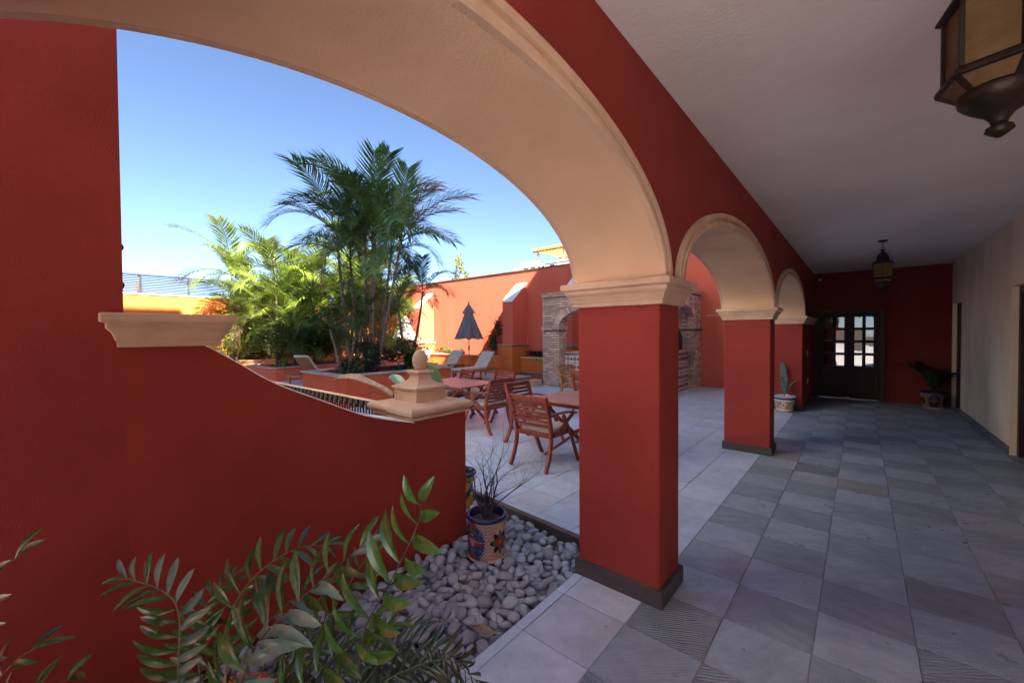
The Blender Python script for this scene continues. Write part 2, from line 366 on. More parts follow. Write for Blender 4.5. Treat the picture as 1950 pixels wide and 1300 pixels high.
# ================================================================== SETTING
XI, XO = -.87, -1.42          # inner and outer face of the arcade wall
XR = 1.47                     # cream wall of the corridor
CZ = 3.02                     # ceiling
YE = 12.5                     # end wall of the corridor
XG = -2.46                    # face of the garden wall
YS = -1.8                     # rear end of the corridor, opened to an added terrace bouncing sunlight in
YB = 12.7                     # back wall of the courtyard
XL = -22                      # left wall of the courtyard

g = MB().box(-400, 400, -400, 400, -.6, -.3); tagit(part('ground', g, 'earth'), kind='structure')
ceil = part('ceiling', MB().box(XI+.001, XR+.3, YS, YE+.2, CZ, CZ+.12), 'ceil'); tagit(ceil, kind='structure')

# --- floors
def clip(poly, nx, ny, d):
    """keep the side nx*x+ny*y >= d"""
    out = []
    for i in range(len(poly)):
        p, q = poly[i], poly[(i+1) % len(poly)]
        a, b = nx*p[0]+ny*p[1]-d, nx*q[0]+ny*q[1]-d
        if a >= 0: out.append(p)
        if (a >= 0) != (b >= 0):
            t = a/(a-b); out.append((p[0]+(q[0]-p[0])*t, p[1]+(q[1]-p[1])*t))
    return out
def tile_prism(poly, ztop, gap=.0026):
    cx = sum(p[0] for p in poly)/len(poly); cy = sum(p[1] for p in poly)/len(poly)
    def shrink(k): return [(cx+(x-cx)*(1-k/max(abs(x-cx), .02)) if abs(x-cx) > .02 else x, cy+(y-cy)*(1-k/max(abs(y-cy), .02)) if abs(y-cy) > .02 else y) for x, y in poly]
    a, b = shrink(gap), shrink(gap+.002)
    return MB().loft([[(x, y, ztop-.012) for x, y in a], [(x, y, ztop-.0015) for x, y in a], [(x, y, ztop) for x, y in b]], cap=False).add([(x, y, ztop) for x, y in b], [tuple(range(len(b)))])
_sq = {}
def lay(parent, cells, limit=300):
    """cells: (poly, material) ; nearest limit as single tiles, the rest joined by material"""
    cells = [c for c in cells if len(c[0]) >= 3]
    def dist(c):
        x = sum(p[0] for p in c[0])/len(c[0]); y = sum(p[1] for p in c[0])/len(c[0]); return hypot(x, y) + (50 if y < .1 else 0)
    cells.sort(key=dist); rest = {}
    pl = wloc(parent)
    for k, (poly, m) in enumerate(cells):
        cx = sum(p[0] for p in poly)/len(poly); cy = sum(p[1] for p in poly)/len(poly)
        dz = random.uniform(-.0012, .0012)
        if k < limit:
            full = len(poly) == 4 and abs(poly[1][0]-poly[0][0]-.4) < 1e-4 and abs(poly[2][1]-poly[1][1]-.4) < 1e-4
            if full:
                if m not in _sq: _sq[m] = tile_prism([(-.2, -.2), (.2, -.2), (.2, .2), (-.2, .2)], 0).mesh('tile', m)
                me = _sq[m]
            else: me = tile_prism([(x-cx, y-cy) for x, y in poly], 0).mesh('tile', m)
            inst('tile', me, parent, (cx-pl.x, cy-pl.y, dz-pl.z))
        else:
            rest.setdefault(m, MB()).join(tile_prism(poly, dz))
    if rest:
        for m, mb in rest.items(): tagit(part('tiles_beyond', mb, m+'_i', parent), kind='stuff')
def rect(x0, x1, y0, y1): return [(x0, y0), (x1, y0), (x1, y1), (x0, y1)]
# kerb line between pebbles and patio: from (-1.42,2.70) to (-4.2,2.98)
KX0, KY0, KX1, KY1 = -1.42, 2.695, -4.3, 2.93
kl = hypot(KX1-KX0, KY1-KY0); knx, kny = -(KY1-KY0)/kl, (KX1-KX0)/kl
if kny < 0: knx, kny = -knx, -kny
kd = knx*KX0+kny*KY0
corr = part('corridor_floor', MB().box(-1.435, XR+.25, YS, YE, -.2, -.006), 'grout'); tagit(corr, kind='structure')
cells = []
x_j = [-1.37, -.97]+[-.97+.4*k for k in range(1, 6)]+[1.03, 1.43, XR+.2]
x_j = sorted(set(round(x, 3) for x in x_j))
j0 = 1.67
for i in range(len(x_j)-1):
    for j in range(-9, 28):
        y0 = max(YS, j0+.4*j); y1 = min(j0+.4*j+.4, YE)
        if y0 >= YE or y1-y0 < .02: continue
        m = 'tileS' if i == 0 else ('tileA' if (i+j) % 2 else 'tileB')
        cells.append((rect(x_j[i], x_j[i+1], y0, y1), m))
for j in range(-8, 28):                     # narrow edge strip against the pebbles
    y0 = j0-.4+.4*j
    if YS < y0 < 2.6: cells.append((rect(-1.435, -1.37, y0, min(y0+.4, 2.68)), 'tileS'))
lay(corr, cells)

patio = part('patio_floor', MB().prism(clip(rect(XL, -1.435, 2.4, YB), knx, kny, kd), -.2, -.006), 'grout')
# the pool is cut by building the slab in pieces
bpy.data.objects.remove(patio)
PX0, PX1, PY0, PY1 = -10.15, -7.7, 7.6, 12.1
pm = MB().prism(clip(rect(XL, -1.437, 2.4, PY0), knx, kny, kd), -.2, -.006)
pm.box(XL, PX0, PY0, YB, -.2, -.006).box(PX1, -1.437, PY0, YB, -.2, -.006).box(PX0, PX1, PY1, YB, -.2, -.006)
patio = part('patio_floor', pm, 'grout'); tagit(patio, kind='structure')
cells = []
i = 0; x1 = -1.37
while x1 > XL+.1:
    x0 = -1.37-.4*(i+1)
    for j in range(0, 29):
        y0 = j0+.4*(j+2); y1 = min(y0+.4, YB-.01)
        if y1-y0 < .05: continue
        cxm, cym = (x0+x1)/2, (y0+y1)/2
        if PX0 < cxm < PX1 and PY0 < cym < PY1: continue
        poly = clip(rect(x0, x1, y0, y1), knx, kny, kd+.05)
        if len(poly) >= 3: cells.append((poly, 'tileS'))
    x1 = x0; i += 1
lay(patio, cells)
kb = MB().loft([[(KX0, KY0, z), (KX0+knx*.048, KY0+kny*.048, z), (KX1+knx*.048, KY1+kny*.048, z), (KX1, KY1, z)] for z in (-.3, -.001)])
tagit(part('kerb', kb, 'curb', bevel=.004), 'brown stone kerb edging the patio beside the pebble bed', 'kerb')

terr = part('bounce_terrace', MB().box(-24, 20, -30, YS-.002, -.2, -.01).box(-24, -5.02, YS-.002, 2.38, -.2, -.01), 'paving'); tagit(terr, kind='structure')  # unseen terrace added to bounce sunlight into the corridor
# --- arcade wall
A_B, A_T = .61, .105
arches = [(.975, 1.345), (4.39, 1.74), (8.21, 1.74)]     # centre, half span
ZS = 1.91
def elz(y, c, a, o=0): return ZS+(A_B+o)*sqrt(max(0, 1-((y-c)/(a+o))**2))
root = thing('arcade', (-1.145, 2.5, 0), 'red arcade wall with beige arches and square columns along the corridor', 'arcade')
ys = [-6]
wall = MB()
def strip(pts):
    vs = []
    for y, z in pts: vs += [(XI, y, z), (XO, y, z), (XI, y, CZ+.001), (XO, y, CZ+.001)]
    fs = []
    for k in range(len(pts)-1):
        a, b = 4*k, 4*k+4
        fs += [(a, a+2, b+2, b), (a+1, b+1, b+3, a+3), (a, b, b+1, a+1), (a+2, a+3, b+3, b+2)]
    n = 4*len(pts)-4; fs += [(0, 1, 3, 2), (n, n+2, n+3, n+1)]
    wall.add(vs, fs)
N = 48
for c, a in arches:
    e = a+.02
    strip([(c-e*cos(pi*k/N), ZS+(A_B+.02)*sin(pi*k/N)) for k in range(N+1)])
edges = [(YS, -.39), (2.34, 2.63), (6.15, 6.45), (9.97, YE)]
for y0, y1 in edges:
    lo = ZS-.02
    wall.box(XO, XI, y0, y1, lo, CZ+.001)
part('upper_wall', wall, 'red', root)
def capital(name, x0, x1, y0, y1, z0, h, parent, m='stone', k=1.):
    prof = [(.004, 0), (.020, .001), (.022, .028), (.028, .030), (.031, .042), (.042, .066), (.058, .082), (.060, .086), (.060, .106), (.066, .108), (.078, .110), (.082, .116), (.082, .144), (.079, .15)]
    rings = []
    for o, z in prof:
        o *= k; zz = z0+z*h/.15
        rings.append([(x0-o, y0-o, zz), (x1+o, y0-o, zz), (x1+o, y1+o, zz), (x0-o, y1+o, zz)])
    return part(name, MB().loft(rings), m, parent, bevel=.003)
for k, (y0, y1) in enumerate([(2.32, 2.65), (6.13, 6.47), (9.95, YE), (YS, -.37)]):
    pr_ = part('pier', MB().box(XO+.004, XI-.004, y0, y1, 0, ZS-.02), 'red', root, bevel=.012, seg=3)
    mb = MB().box(XO-.016, XI+.018, y0-.02, y1+.02 if k < 2 else y1, 0, .10 if k else .105)
    part('plinth', mb, 'slate_dark', pr_, bevel=.003)
    if k == 2: capital('capital', XO, XI, y0, y1-.1, 1.765, .15, pr_)
    else: capital('capital', XO, XI, y0, y1, 1.765, .15, pr_)
for c, a in arches:
    # curved soffit shell
    vs = []; fs = []
    for k in range(N+1):
        t = pi*k/N
        for x, o in ((XI+.002, 0), (XO-.002, 0), (XO-.002, .02), (XI+.002, .02)): vs.append((x, c-(a+o)*cos(t), ZS+(A_B+o)*sin(t)))
    for k in range(N):
        for j in range(4): fs.append((4*k+j, 4*k+(j+1) % 4, 4*k+4+(j+1) % 4, 4*k+4+j))
    fs += [(3, 2, 1, 0), (4*N, 4*N+1, 4*N+2, 4*N+3)]
    so_ = part('soffit', MB().add(vs, fs), 'beige', root, smooth=False)
    for pol in so_.data.polygons: pol.use_smooth = len(pol.vertices) == 4
    so_.data.set_sharp_from_angle(angle=radians(35))
    prof = [(0, 0), (0, .030), (.006, .034), (.036, .034), (.042, .028), (.045, .016), (.056, .012), (.064, .018), (.068, .034), (.100, .036), (.106, .030), (.106, 0)]
    n = len(prof)
    for side in (1, -1):
        vs = []; fs = []
        for k in range(N+1):
            t = pi*k/N
            for o, x in prof:
                vs.append(((XI+.0022+x) if side > 0 else (XO-.0022-x), c-(a+o-.001)*cos(t), ZS+(A_B+o-.001)*sin(t)))
        for k in range(N):
            for j in range(n): 
                f = (n*k+j, n*k+(j+1) % n, n*k+n+(j+1) % n, n*k+n+j); fs.append(f if side < 0 else f[::-1])
        fs += [tuple(range(n)), tuple(reversed(range(n*N, n*N+n)))]
        tr = part('arch_moulding', MB().add(vs, fs), 'stone', root)
        for pol in tr.data.polygons: pol.use_smooth = True
        tr.data.set_sharp_from_angle(angle=radians(35))

# --- right wall, end wall, building above
root = thing('corridor_wall', (XR, 8, 0), 'cream plastered corridor wall with two dark doorways', 'wall')
cw = MB()
OPS = [(7.12, 8.10, 2.16), (11.48, 12.42, 2.17)]
yy = YS
for y0, y1, zt in OPS:
    cw.box(XR, XR+.3, yy, y0, 0, CZ); cw.box(XR, XR+.3, y0, y1, zt, CZ); yy = y1
cw.box(XR, XR+.3, yy, YE+.2, 0, CZ)
part('plaster', cw, 'cream', root)
yy = YS
for y0, y1, zt in OPS+[(YE, YE, 0)]:
    y = yy
    while y < y0-.02:
        part('skirting_tile', MB().box(XR-.014, XR-.0005, y+.001, min(y+.398, y0), 0, .105), 'skirt', root); y += .4
    yy = y1
for k, (y0, y1, zt) in enumerate(OPS):
    d = part('door', MB().box(XR+.11, XR+.15, y0, y1, 0, zt), 'doorwood', root)
    mb = MB().box(XR+.06, XR+.11, y1-.09, y1-.001, 0, zt-.001).box(XR+.06, XR+.11, y0+.001, y0+.09, 0, zt-.001).box(XR+.06, XR+.11, y0+.09, y1-.09, zt-.09, zt-.001)
    part('door_frame', mb, 'doorwood', d, bevel=.004)
    for zz in (.2, .8, 1.4): part('door_panel', MB().box(XR+.09, XR+.11, y0+.2, y1-.2, zz, zz+.45), 'doorwood', d, bevel=.01)
    part('handle', MB().box(XR+.06, XR+.10, y1-.22, y1-.19, .98, 1.12), 'darkmetal', d, bevel=.005)

root = thing('end_wall', (.3, YE, 0), 'red wall closing the far end of the corridor, dimness painted into its colour', 'wall')
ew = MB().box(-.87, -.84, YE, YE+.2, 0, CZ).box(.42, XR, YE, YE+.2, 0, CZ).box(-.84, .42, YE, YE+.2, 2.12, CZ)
ew.box(-.86, .44, YE+.12, YE+.3, 0, CZ)  # unseen backing added behind the door to stop light leaking through
part('plaster', ew, 'red_dim', root)
root = thing('house_block', (3, 3, CZ+.12), 'tall house over the corridor, its unseen upper steps shaped to cast shade', 'building')
part('wall', MB().box(XO, XR+7, YS, 13.2, CZ+.13, 12.8).box(XO, .5, 5.5, 8.2, 12.8, 14.5).box(XO, .5, YS, 5.5, 12.8, 18).box(XR+.3, XR+7, YS, 13.2, 0, CZ+.13), 'white', root)  # unseen upper steps added to cast shade, walls white to bounce light

root = thing('bounce_block', (-12, -7, 0), 'unseen pale block added behind the left wall to bounce sunlight into the courtyard', 'building')
part('wall', MB().box(-10, -7.6, -14, -.15, -.2, 15.6), 'white', root)  # unseen facade put in to bounce sunlight onto the patio
for z in (1.2, 5.0, 9.0):
    for y in (-12.6, -8.4, -4.2): part('window', MB().box(-7.6, -7.57, y, y+1.0, z, z+1.5), 'farglass', root)
# --- double door with glazed leaves
root = thing('double_door', (-.21, YE-.04, 0), 'dark wooden double door with sixteen reflecting panes at the corridor end', 'door')
DX0, DX1, DZ = -.855, .435, 2.12
fm = MB().box(DX0, DX0+.10, YE-.05, YE+.1, 0, DZ).box(DX1-.10, DX1, YE-.05, YE+.1, 0, DZ).box(DX0+.1, DX1-.1, YE-.05, YE+.1, DZ-.10, DZ)
part('frame', fm, 'doorwood', root, bevel=.006)
mid = (DX0+DX1)/2+.02
for k, (a, b) in enumerate(((DX0+.105, mid-.002), (mid+.002, DX1-.105))):
    st = .075; y0, y1 = YE+.005, YE+.045
    gx0, gx1, gz0, gz1 = a+st, b-st, .77, 1.96
    lf = MB().box(a, gx0, y0, y1, .015, DZ-.103).box(gx1, b, y0, y1, .015, DZ-.103).box(gx0, gx1, y0, y1, gz1, DZ-.103).box(gx0, gx1, y0, y1, .66, gz0).box(gx0, gx1, y0, y1, .015, .14)
    cx = (gx0+gx1)/2
    leaf = part('door_leaf', lf, 'doorwood', root, bevel=.004)
    part('lower_panel', MB().box(gx0, gx1, y0+.012, y1-.005, .14, .66), 'doorwood', leaf)
    part('raised_panel', MB().bbox(gx0+.05, gx1-.05, y0+.004, y0+.012, .19, .61, .003), 'doorwood', leaf)
    mt = MB().box(cx-.014, cx+.014, y0, y1, gz0, gz1)
    ph = (gz1-gz0)/4
    for r in range(1, 4):
        zc = gz0+ph*r; mt.box(gx0, cx-.014, y0+.002, y1, zc-.014, zc+.014); mt.box(cx+.014, gx1, y0+.002, y1, zc-.014, zc+.014)
    part('glazing_bar', mt, 'doorwood', leaf, bevel=.003)
    for r in range(4):
        for (u0_, u1_) in ((gx0, cx-.014), (cx+.014, gx1)):
            z0 = gz0+ph*r+(.014 if r else 0); z1 = gz0+ph*(r+1)-(.014 if r < 3 else 0)
            # bevelled mirror-like pane
            b_ = .018; tx, tz = random.uniform(-.0012, .0012), random.uniform(-.0015, .0015)
            yf = y0+.016
            vs = [(u0_, yf+.004, z0), (u1_, yf+.004, z0), (u1_, yf+.004, z1), (u0_, yf+.004, z1), (u0_+b_, yf+tx, z0+b_), (u1_-b_, yf-tx, z0+b_), (u1_-b_, yf-tx+tz, z1-b_), (u0_+b_, yf+tx+tz, z1-b_)]
            part('glass_pane', MB().add(vs, [(4, 5, 6, 7), (0, 1, 5, 4), (1, 2, 6, 5), (2, 3, 7, 6), (3, 0, 4, 7)]), 'mirror', leaf)
    hx = mid-.04 if k == 0 else mid+.04
    part('handle', MB().tube([(hx, YE-.0, 1.08), (hx, YE-.045, 1.08), (hx+(-.09 if k == 0 else .09), YE-.05, 1.075)], .008), 'darkmetal', leaf)
tagit(part('paper_scrap', MB().add([(-.29, YE-.16, .012), (-.2, YE-.2, .02), (-.17, YE-.13, .05), (-.27, YE-.1, .03), (-.22, YE-.09, .055)], [(0, 1, 2, 4), (0, 4, 3)]), 'paper'), 'crumpled white paper scrap on the floor by the double door', 'paper')

# --- switches on the wall end
for z, n_, lab in ((1.13, 1, 'white light switch plate high on the red wall past the last arch'), (.53, 2, 'white double socket plate low on the red wall past the last arch')):
    t = thing('wall_switch' if n_ == 1 else 'wall_socket', (XI, 10.93, z), lab, 'switch' if n_ == 1 else 'socket')
    for q in range(n_):
        yq = 10.93+q*.11
        part('plate', MB().bbox(XI, XI+.008, yq-.035, yq+.035, z-.055, z+.055, .002), 'plastic', t)
        part('button', MB().box(XI+.008, XI+.012, yq-.012, yq+.012, z-.02, z+.02), 'plastic', t)
t = thing('dome_camera', (-.75, YE, 2.84), 'small dark dome camera near the ceiling of the end wall', 'camera')
part('bracket', MB().box(-.78, -.72, YE-.03, YE, 2.83, 2.90), 'plastic', t)
part('dome', MB().lathe([(.001, 2.775), (.03, 2.79), (.04, 2.815), (.04, 2.83)], -.75, YE-.05, 12), 'blackbox', t, smooth=True)

# --- garden wall and house wing on the left
wing = thing('house_wing', (-3.6, -3, 0), 'tall red house wing rising at the left edge above the stone cap', 'building')
part('wall', MB().box(-5, XG, -3.2, .24, -.3, 4.2), 'red', wing)
for zz in (2.0, 1.83): part('iron_hook', MB().tube([(-2.52, .235, zz-.02), (-2.52, .246, zz-.010), (-2.52, .249, zz), (-2.52, .246, zz+.010), (-2.52, .235, zz+.016)], .004, 6), 'iron', wing)
gw = thing('garden_wall', (-2.6, 1.1, 0), 'red garden wall sweeping down in a curve to the post with the egg finial', 'wall')
top = ease([(0, .24, 1.60), (0, .40, 1.60), (0, .514, 1.56), (0, .661, 1.461), (0, .833, 1.338), (0, 1.059, 1.222), (0, 1.396, 1.062), (0, 1.76, .955)], 8)
mb = MB(); vs = []; fs = []
for p in top: vs += [(XG, p.y, -.3), (XG, p.y, p.z), (XG-.3, p.y, p.z), (XG-.3, p.y, -.3)]
for k in range(len(top)-1):
    for j in range(4): fs.append((4*k+j, 4*k+4+j, 4*k+4+(j+1) % 4, 4*k+(j+1) % 4))
fs += [(0, 1, 2, 3), tuple(4*len(top)-4+j for j in (3, 2, 1, 0))]
part('wall', mb.add(vs, fs), 'red', gw)
mb = MB(); vs = []; fs = []
for p in top[8:]:
    vs += [(XG+.006, p.y, p.z+.0005), (XG+.006, p.y, p.z+.007), (XG-.306, p.y, p.z+.007), (XG-.306, p.y, p.z+.0005)]
for k in range(len(top[8:])-1):
    for j in range(4): fs.append((4*k+j, 4*k+4+j, 4*k+4+(j+1) % 4, 4*k+(j+1) % 4))
fs += [(0, 1, 2, 3), tuple(len(vs)-4+j for j in (3, 2, 1, 0))]
part('coping', mb.add(vs, fs), 'white', gw)  # thin white strip added, painting in the sky-lit top edge
capital('stone_cap', XG-.33, XG-.002, .235, .575, 1.552, .15, gw, k=.9)
part('post', MB().box(-2.99, XG-.004, 1.76, 2.275, -.3, .97), 'red', gw, bevel=.01)
# finial on the post
fx, fy = -2.727, 2.017
def sq(h, z): return [(fx-h, fy-h, z), (fx+h, fy-h, z), (fx+h, fy+h, z), (fx-h, fy+h, z)]
fn = part('finial', MB().loft([sq(*q) for q in ((.262, .965), (.272, .967), (.276, .985), (.262, .989), (.266, .996), (.290, 1.002), (.302, 1.013), (.306, 1.030), (.302, 1.046), (.288, 1.058), (.22, 1.066), (.151, 1.075))]), 'stone', gw, bevel=.004)
part('block', MB().loft([sq(*q) for q in ((.150, 1.073), (.149, 1.150), (.141, 1.155), (.150, 1.160), (.160, 1.168), (.166, 1.178), (.162, 1.188), (.12, 1.200), (.09, 1.215), (.068, 1.238), (.059, 1.262), (.063, 1.280), (.076, 1.290), (.079, 1.296), (.079, 1.306), (.068, 1.312))]), 'stone', fn, bevel=.003)
part('egg', MB().lathe([(.03, 1.31), (.042, 1.320), (.055, 1.345), (.061, 1.375), (.060, 1.402), (.052, 1.434), (.038, 1.458), (.02, 1.474), (.004, 1.480)], fx, fy, 28), 'stone', fn, smooth=True)

# --- iron railing beyond the garden wall
rl = thing('iron_railing', (-5.2, 2.3, -.05), 'black iron balustrade with pale top rail running off behind the swooping wall', 'railing')
part('top_rail', MB().bbox(-7.6, -2.99, 2.28, 2.32, .888, .902, .004), 'stone', rl)
part('bottom_rail', MB().box(-7.6, -2.99, 2.29, 2.31, .06, .085), 'iron', rl)
part('plinth', MB().box(-7.6, -2.99, 2.22, 2.38, -.3, 0), 'terra', rl)
bm_ = MB().tube([(-.032, 0, .86-.02), (-.032, 0, .30), (-.028, 0, .26), (-.015, 0, .235), (0, 0, .228), (.015, 0, .235), (.028, 0, .26), (.032, 0, .30), (.032, 0, .84)], .0075, 6)
bm_.box(-.042, .042, -.012, .012, .835, .888).box(-.008, .008, -.008, .008, .085, .228).lathe([(.004, .79), (.018, .80), (.018, .82), (.006, .835)], 0, 0, 8)
me = bm_.mesh('baluster', 'iron'); x = -3.08; pl = rl.location
while x > -7.55: inst('baluster', me, rl, (x-pl.x, 0, -pl.z)); x -= .121

# --- courtyard back wall, buttresses, planters, left wall
bw = thing('courtyard_wall', (-12, YB, 0), 'tall coral wall along the back of the courtyard half in sun', 'wall')
part('plaster', MB().box(XL-.4, XI, YB, YB+.3, -.3, 4.12), 'coral', bw)
part('coping', MB().box(XL-.42, XO-.01, YB-.03, YB+.33, 4.12, 4.165), 'curb', bw, bevel=.006)
part('conduit', MB().tube([(-3.42, YB-.012, 2.09), (-1.8, YB-.012, 2.085)], .009, 6), 'plastic', bw)
bl = ['buttress with cream slope beside the brick grill house on the courtyard wall', 'buttress between the open umbrella side and planter shrubs with half lit slope', 'sunlit buttress farthest left behind the palms on the courtyard wall']
bl = ['coral buttress with pale sloping top just left of the brick grill house', 'coral buttress behind the right hand lounger, its pale slope in sun', 'sunlit coral buttress left of the grey closed parasol']
for k, (x0, x1) in enumerate(((-7.98, -7.46), (-10.64, -10.12), (-16.5, -16.0))):
    t = thing('buttress', ((x0+x1)/2, 12.2, 0), bl[k], 'buttress', 'buttresses on the courtyard wall')
    y0 = 11.82
    vs = [(x0, y0, 1.2), (x1, y0, 1.2), (x1, y0, 2.86), (x0, y0, 2.86), (x0, YB, 1.2), (x1, YB, 1.2), (x1, YB, 3.60), (x0, YB, 3.60)]
    part('shaft', MB().add(vs, [(0, 1, 2, 3), (1, 5, 6, 2), (5, 4, 7, 6), (4, 0, 3, 7), (3, 2, 6, 7), (4, 5, 1, 0)]), 'coral', t, bevel=.01)
    sl = [(x0-.01, y0-.02, 2.865), (x1+.01, y0-.02, 2.865), (x1+.01, YB-.002, 3.635), (x0-.01, YB-.002, 3.635)]
    part('sloping_cap', MB().add(sl+[(a, b, c-.035) for a, b, c in sl], [(0, 1, 2, 3), (7, 6, 5, 4), (0, 4, 5, 1), (1, 5, 6, 2), (2, 6, 7, 3), (3, 7, 4, 0)]), 'white', t)
    part('pedestal', MB().box(x0-.08, x1+.08, y0-.14, YB, 0, 1.13), 'orange', t, bevel=.01)
    part('cornice', MB().loft([[(x0-o, y0-.06-o, z), (x1+o, y0-.06-o, z), (x1+o, YB-.001, z), (x0-o, YB-.001, z)] for o, z in ((.085, 1.13), (.12, 1.14), (.12, 1.155), (.10, 1.16), (.14, 1.17), (.14, 1.20), (.05, 1.202))]), 'greycap', t)
segs = [(-20.6, -16.6, 'orange planter wall with shrubs at the far left under the courtyard wall'), (-15.9, -10.74, 'long orange planter wall behind the loungers'), (-10.02, -8.08, 'short orange planter wall behind the pool with low green shrubs')]
for x0, x1, lab in segs:
    t = thing('wall_planter', ((x0+x1)/2, 12.3, 0), lab, 'planter', 'orange planters along the courtyard wall')
    part('front', MB().box(x0, x1, 12.14, 12.28, 0, .66), 'orange', t, bevel=.008)
    part('coping', MB().bbox(x0, x1, 12.10, 12.32, .66, .705, .012), 'greycap' if x1 < -15 else 'stone', t)
    part('earth', MB().box(x0, x1, 12.28, YB-.001, 0, .6), 'earth', t)
lw = thing('side_wall', (XL, 6, 0), 'orange sunlit side wall topped by a slatted rail at the far left', 'wall')
part('plaster', MB().box(XL-.3, XL, -6, YB, -.3, 3.28), 'orange', lw)
part('coping', MB().box(XL-.33, XL+.04, -6, YB-.02, 3.28, 3.33), 'white', lw, bevel=.008)
part('planter_front', MB().box(-20.85, -20.7, -3, 12.1, 0, .46), 'orange', lw, bevel=.008)
part('planter_coping', MB().bbox(-20.89, -20.66, -3, 12.1, .46, .505, .012), 'stone', lw)
part('planter_earth', MB().box(XL, -20.85, -3, 12.1, 0, .4), 'earth', lw)
sr = thing('slatted_rail', (XL-.15, 5, 3.33), 'grey rail of many horizontal slats along the roof terrace at left', 'railing')
for k in range(11): part('slat', MB().box(XL-.17, XL-.15, -3, 9.5, 3.38+k*.066, 3.425+k*.066), 'rail_g', sr)
for y in [-2+1.55*q for q in range(8)]: part('post', MB().box(XL-.15, XL-.10, y, y+.05, 3.33, 4.10), 'rail_g', sr)
part('top_bar', MB().box(XL-.18, XL-.12, -3, 9.5, 4.10, 4.13), 'rail_g', sr)

# --- raised planters with palms
def planter(name, poly, z, label, m, cap='greycap', soilz=.12):
    cx = sum(p[0] for p in poly)/len(poly); cy = sum(p[1] for p in poly)/len(poly)
    t = thing(name, (cx, cy, 0), label, 'planter', 'raised palm planters')
    def off(d):
        out = []; n = len(poly)
        for i in range(n):
            p0, p1, p2 = Vector(poly[i-1]), Vector(poly[i]), Vector(poly[(i+1) % n])
            e1 = (p1-p0).normalized(); e2 = (p2-p1).normalized(); n1 = Vector((e1.y, -e1.x)); n2 = Vector((e2.y, -e2.x))
            b = (n1+n2)/(1+n1.dot(n2)); out.append((p1.x+b.x*d, p1.y+b.y*d))
        return out
    o, i_ = off(0), off(-.16)
    part('wall', MB().loft([[(x, y, zz) for x, y in q] for q, zz in ((o, 0), (o, z-.05), (i_, z-.05), (i_, .1))], cap=False), m, t)
    rings = [(off(.0), z-.05), (off(.03), z-.045), (off(.045), z-.025), (off(.03), z-.004), (off(.01), z), (off(-.17), z), (off(-.19), z-.02), (off(-.16), z-.05)]
    part('coping', MB().loft([[(x, y, zz) for x, y in q] for q, zz in rings], cap=False), cap, t)
    part('earth', MB().prism(off(-.158), .05, z-soilz), 'earth', t)
    return t
PA = planter('palm_planter', [(-10.48, 4.22), (-8.6, 4.22), (-8.48, 4.34), (-8.48, 7.3), (-10.48, 7.3)], .72, 'raised terracotta planter under the tall central palm clump', 'terra')
PB = planter('palm_planter', [(-17.9, 5.12), (-15.45, 5.12), (-15.3, 5.27), (-15.3, 10.2), (-17.9, 10.2)], .49, 'raised coral planter farther left under the sunlit palms', 'coral')

# --- pool
pool = thing('pool', (-9, 10, 0), 'small blue swimming pool with raised beige rim in front of the brick grill house', 'pool')
pb = MB().box(PX0, PX1, PY0, PY1, -1.3, -1.2).box(PX0-.02, PX0, PY0, PY1, -1.3, -.001).box(PX1, PX1+.02, PY0, PY1, -1.3, .15).box(PX0, PX1, PY0-.02, PY0, -1.3, .1).box(PX0, PX1, PY1, PY1+.02, -1.3, .1)
part('basin', pb, 'pooltile', pool)
part('rim', MB().bbox(PX1+.02, -7.4, 7.3, 10.0, 0, .2, .015).bbox(PX0, PX1+.02, 7.3, PY0-.02, 0, .2, .015), 'stone', pool)
part('step_island', MB().bbox(-9.75, -8.65, 9.75, 11.1, -1.2, .14, .02), 'greycap', pool)
part('water', MB().box(PX0+.001, PX1-.001, PY0+.001, PY1-.001, -.5, .07), 'water', pool)
# ================================================================== BRICK GRILL HOUSE
gh = thing('grill_house', (-5.4, 11.3, 0), 'open brick grill house with arches and painted tile counter against the coral wall', 'grill house')
GX0, GX1, GY0, GY1, GT, GH = -7.35, -3.55, 10.0, YB-.01, .42, 2.83
G_ARCH = [('x', -6.77, -4.15), ('y', 10.55, 12.08)]
def ga(u, lo, hi):
    c, a = (lo+hi)/2, (hi-lo)/2
    return None if abs(u-c) >= a else 1.80+.55*sqrt(1-((u-c)/a)**2)
# mortar core : front wall (plane Y=GY0) and side wall (plane X=GX1)
def arch_wall(u0, u1, lo, hi, place, th, m):
    mb = MB(); K = 28
    us = [lo+(hi-lo)*(.5-.5*cos(pi*k/K)) for k in range(K+1)]
    vs = []; fs = []
    G_ = .014; c_, a_ = (lo+hi)/2, (hi-lo)/2; us = [c_-(a_+G_)*cos(pi*k/K) for k in range(K+1)]
    for u in us:
        z = 1.80+(.55+G_)*sqrt(max(0, 1-((u-c_)/(a_+G_))**2))
        vs += [place(u, 0, z), place(u, th, z), place(u, th, GH-.01), place(u, 0, GH-.01)]
    for k in range(K):
        for j in range(4): fs.append((4*k+j, 4*k+(j+1) % 4, 4*k+4+(j+1) % 4, 4*k+4+j))
    mb.add(vs, fs)
    for a, b in ((u0, lo-.014), (hi+.014, u1)):
        q = [place(a, 0, 0), place(b, 0, 0), place(b, th, 0), place(a, th, 0)]
        mb.loft([[(x, y, z) for x, y, _ in q] for z in (0, GH-.01)])
    return part('mortar_core', mb, m, gh)
pf = lambda u, d, z: (u, GY0+.012+d, z)
ps = lambda u, d, z: (GX1-.012-d, u, z)
arch_wall(GX0+.012, GX1-.012, *G_ARCH[0][1:], pf, GT-.024, 'mortar')
arch_wall(GY0+GT-.01, GY1, *G_ARCH[1][1:], ps, GT-.024, 'mortar')
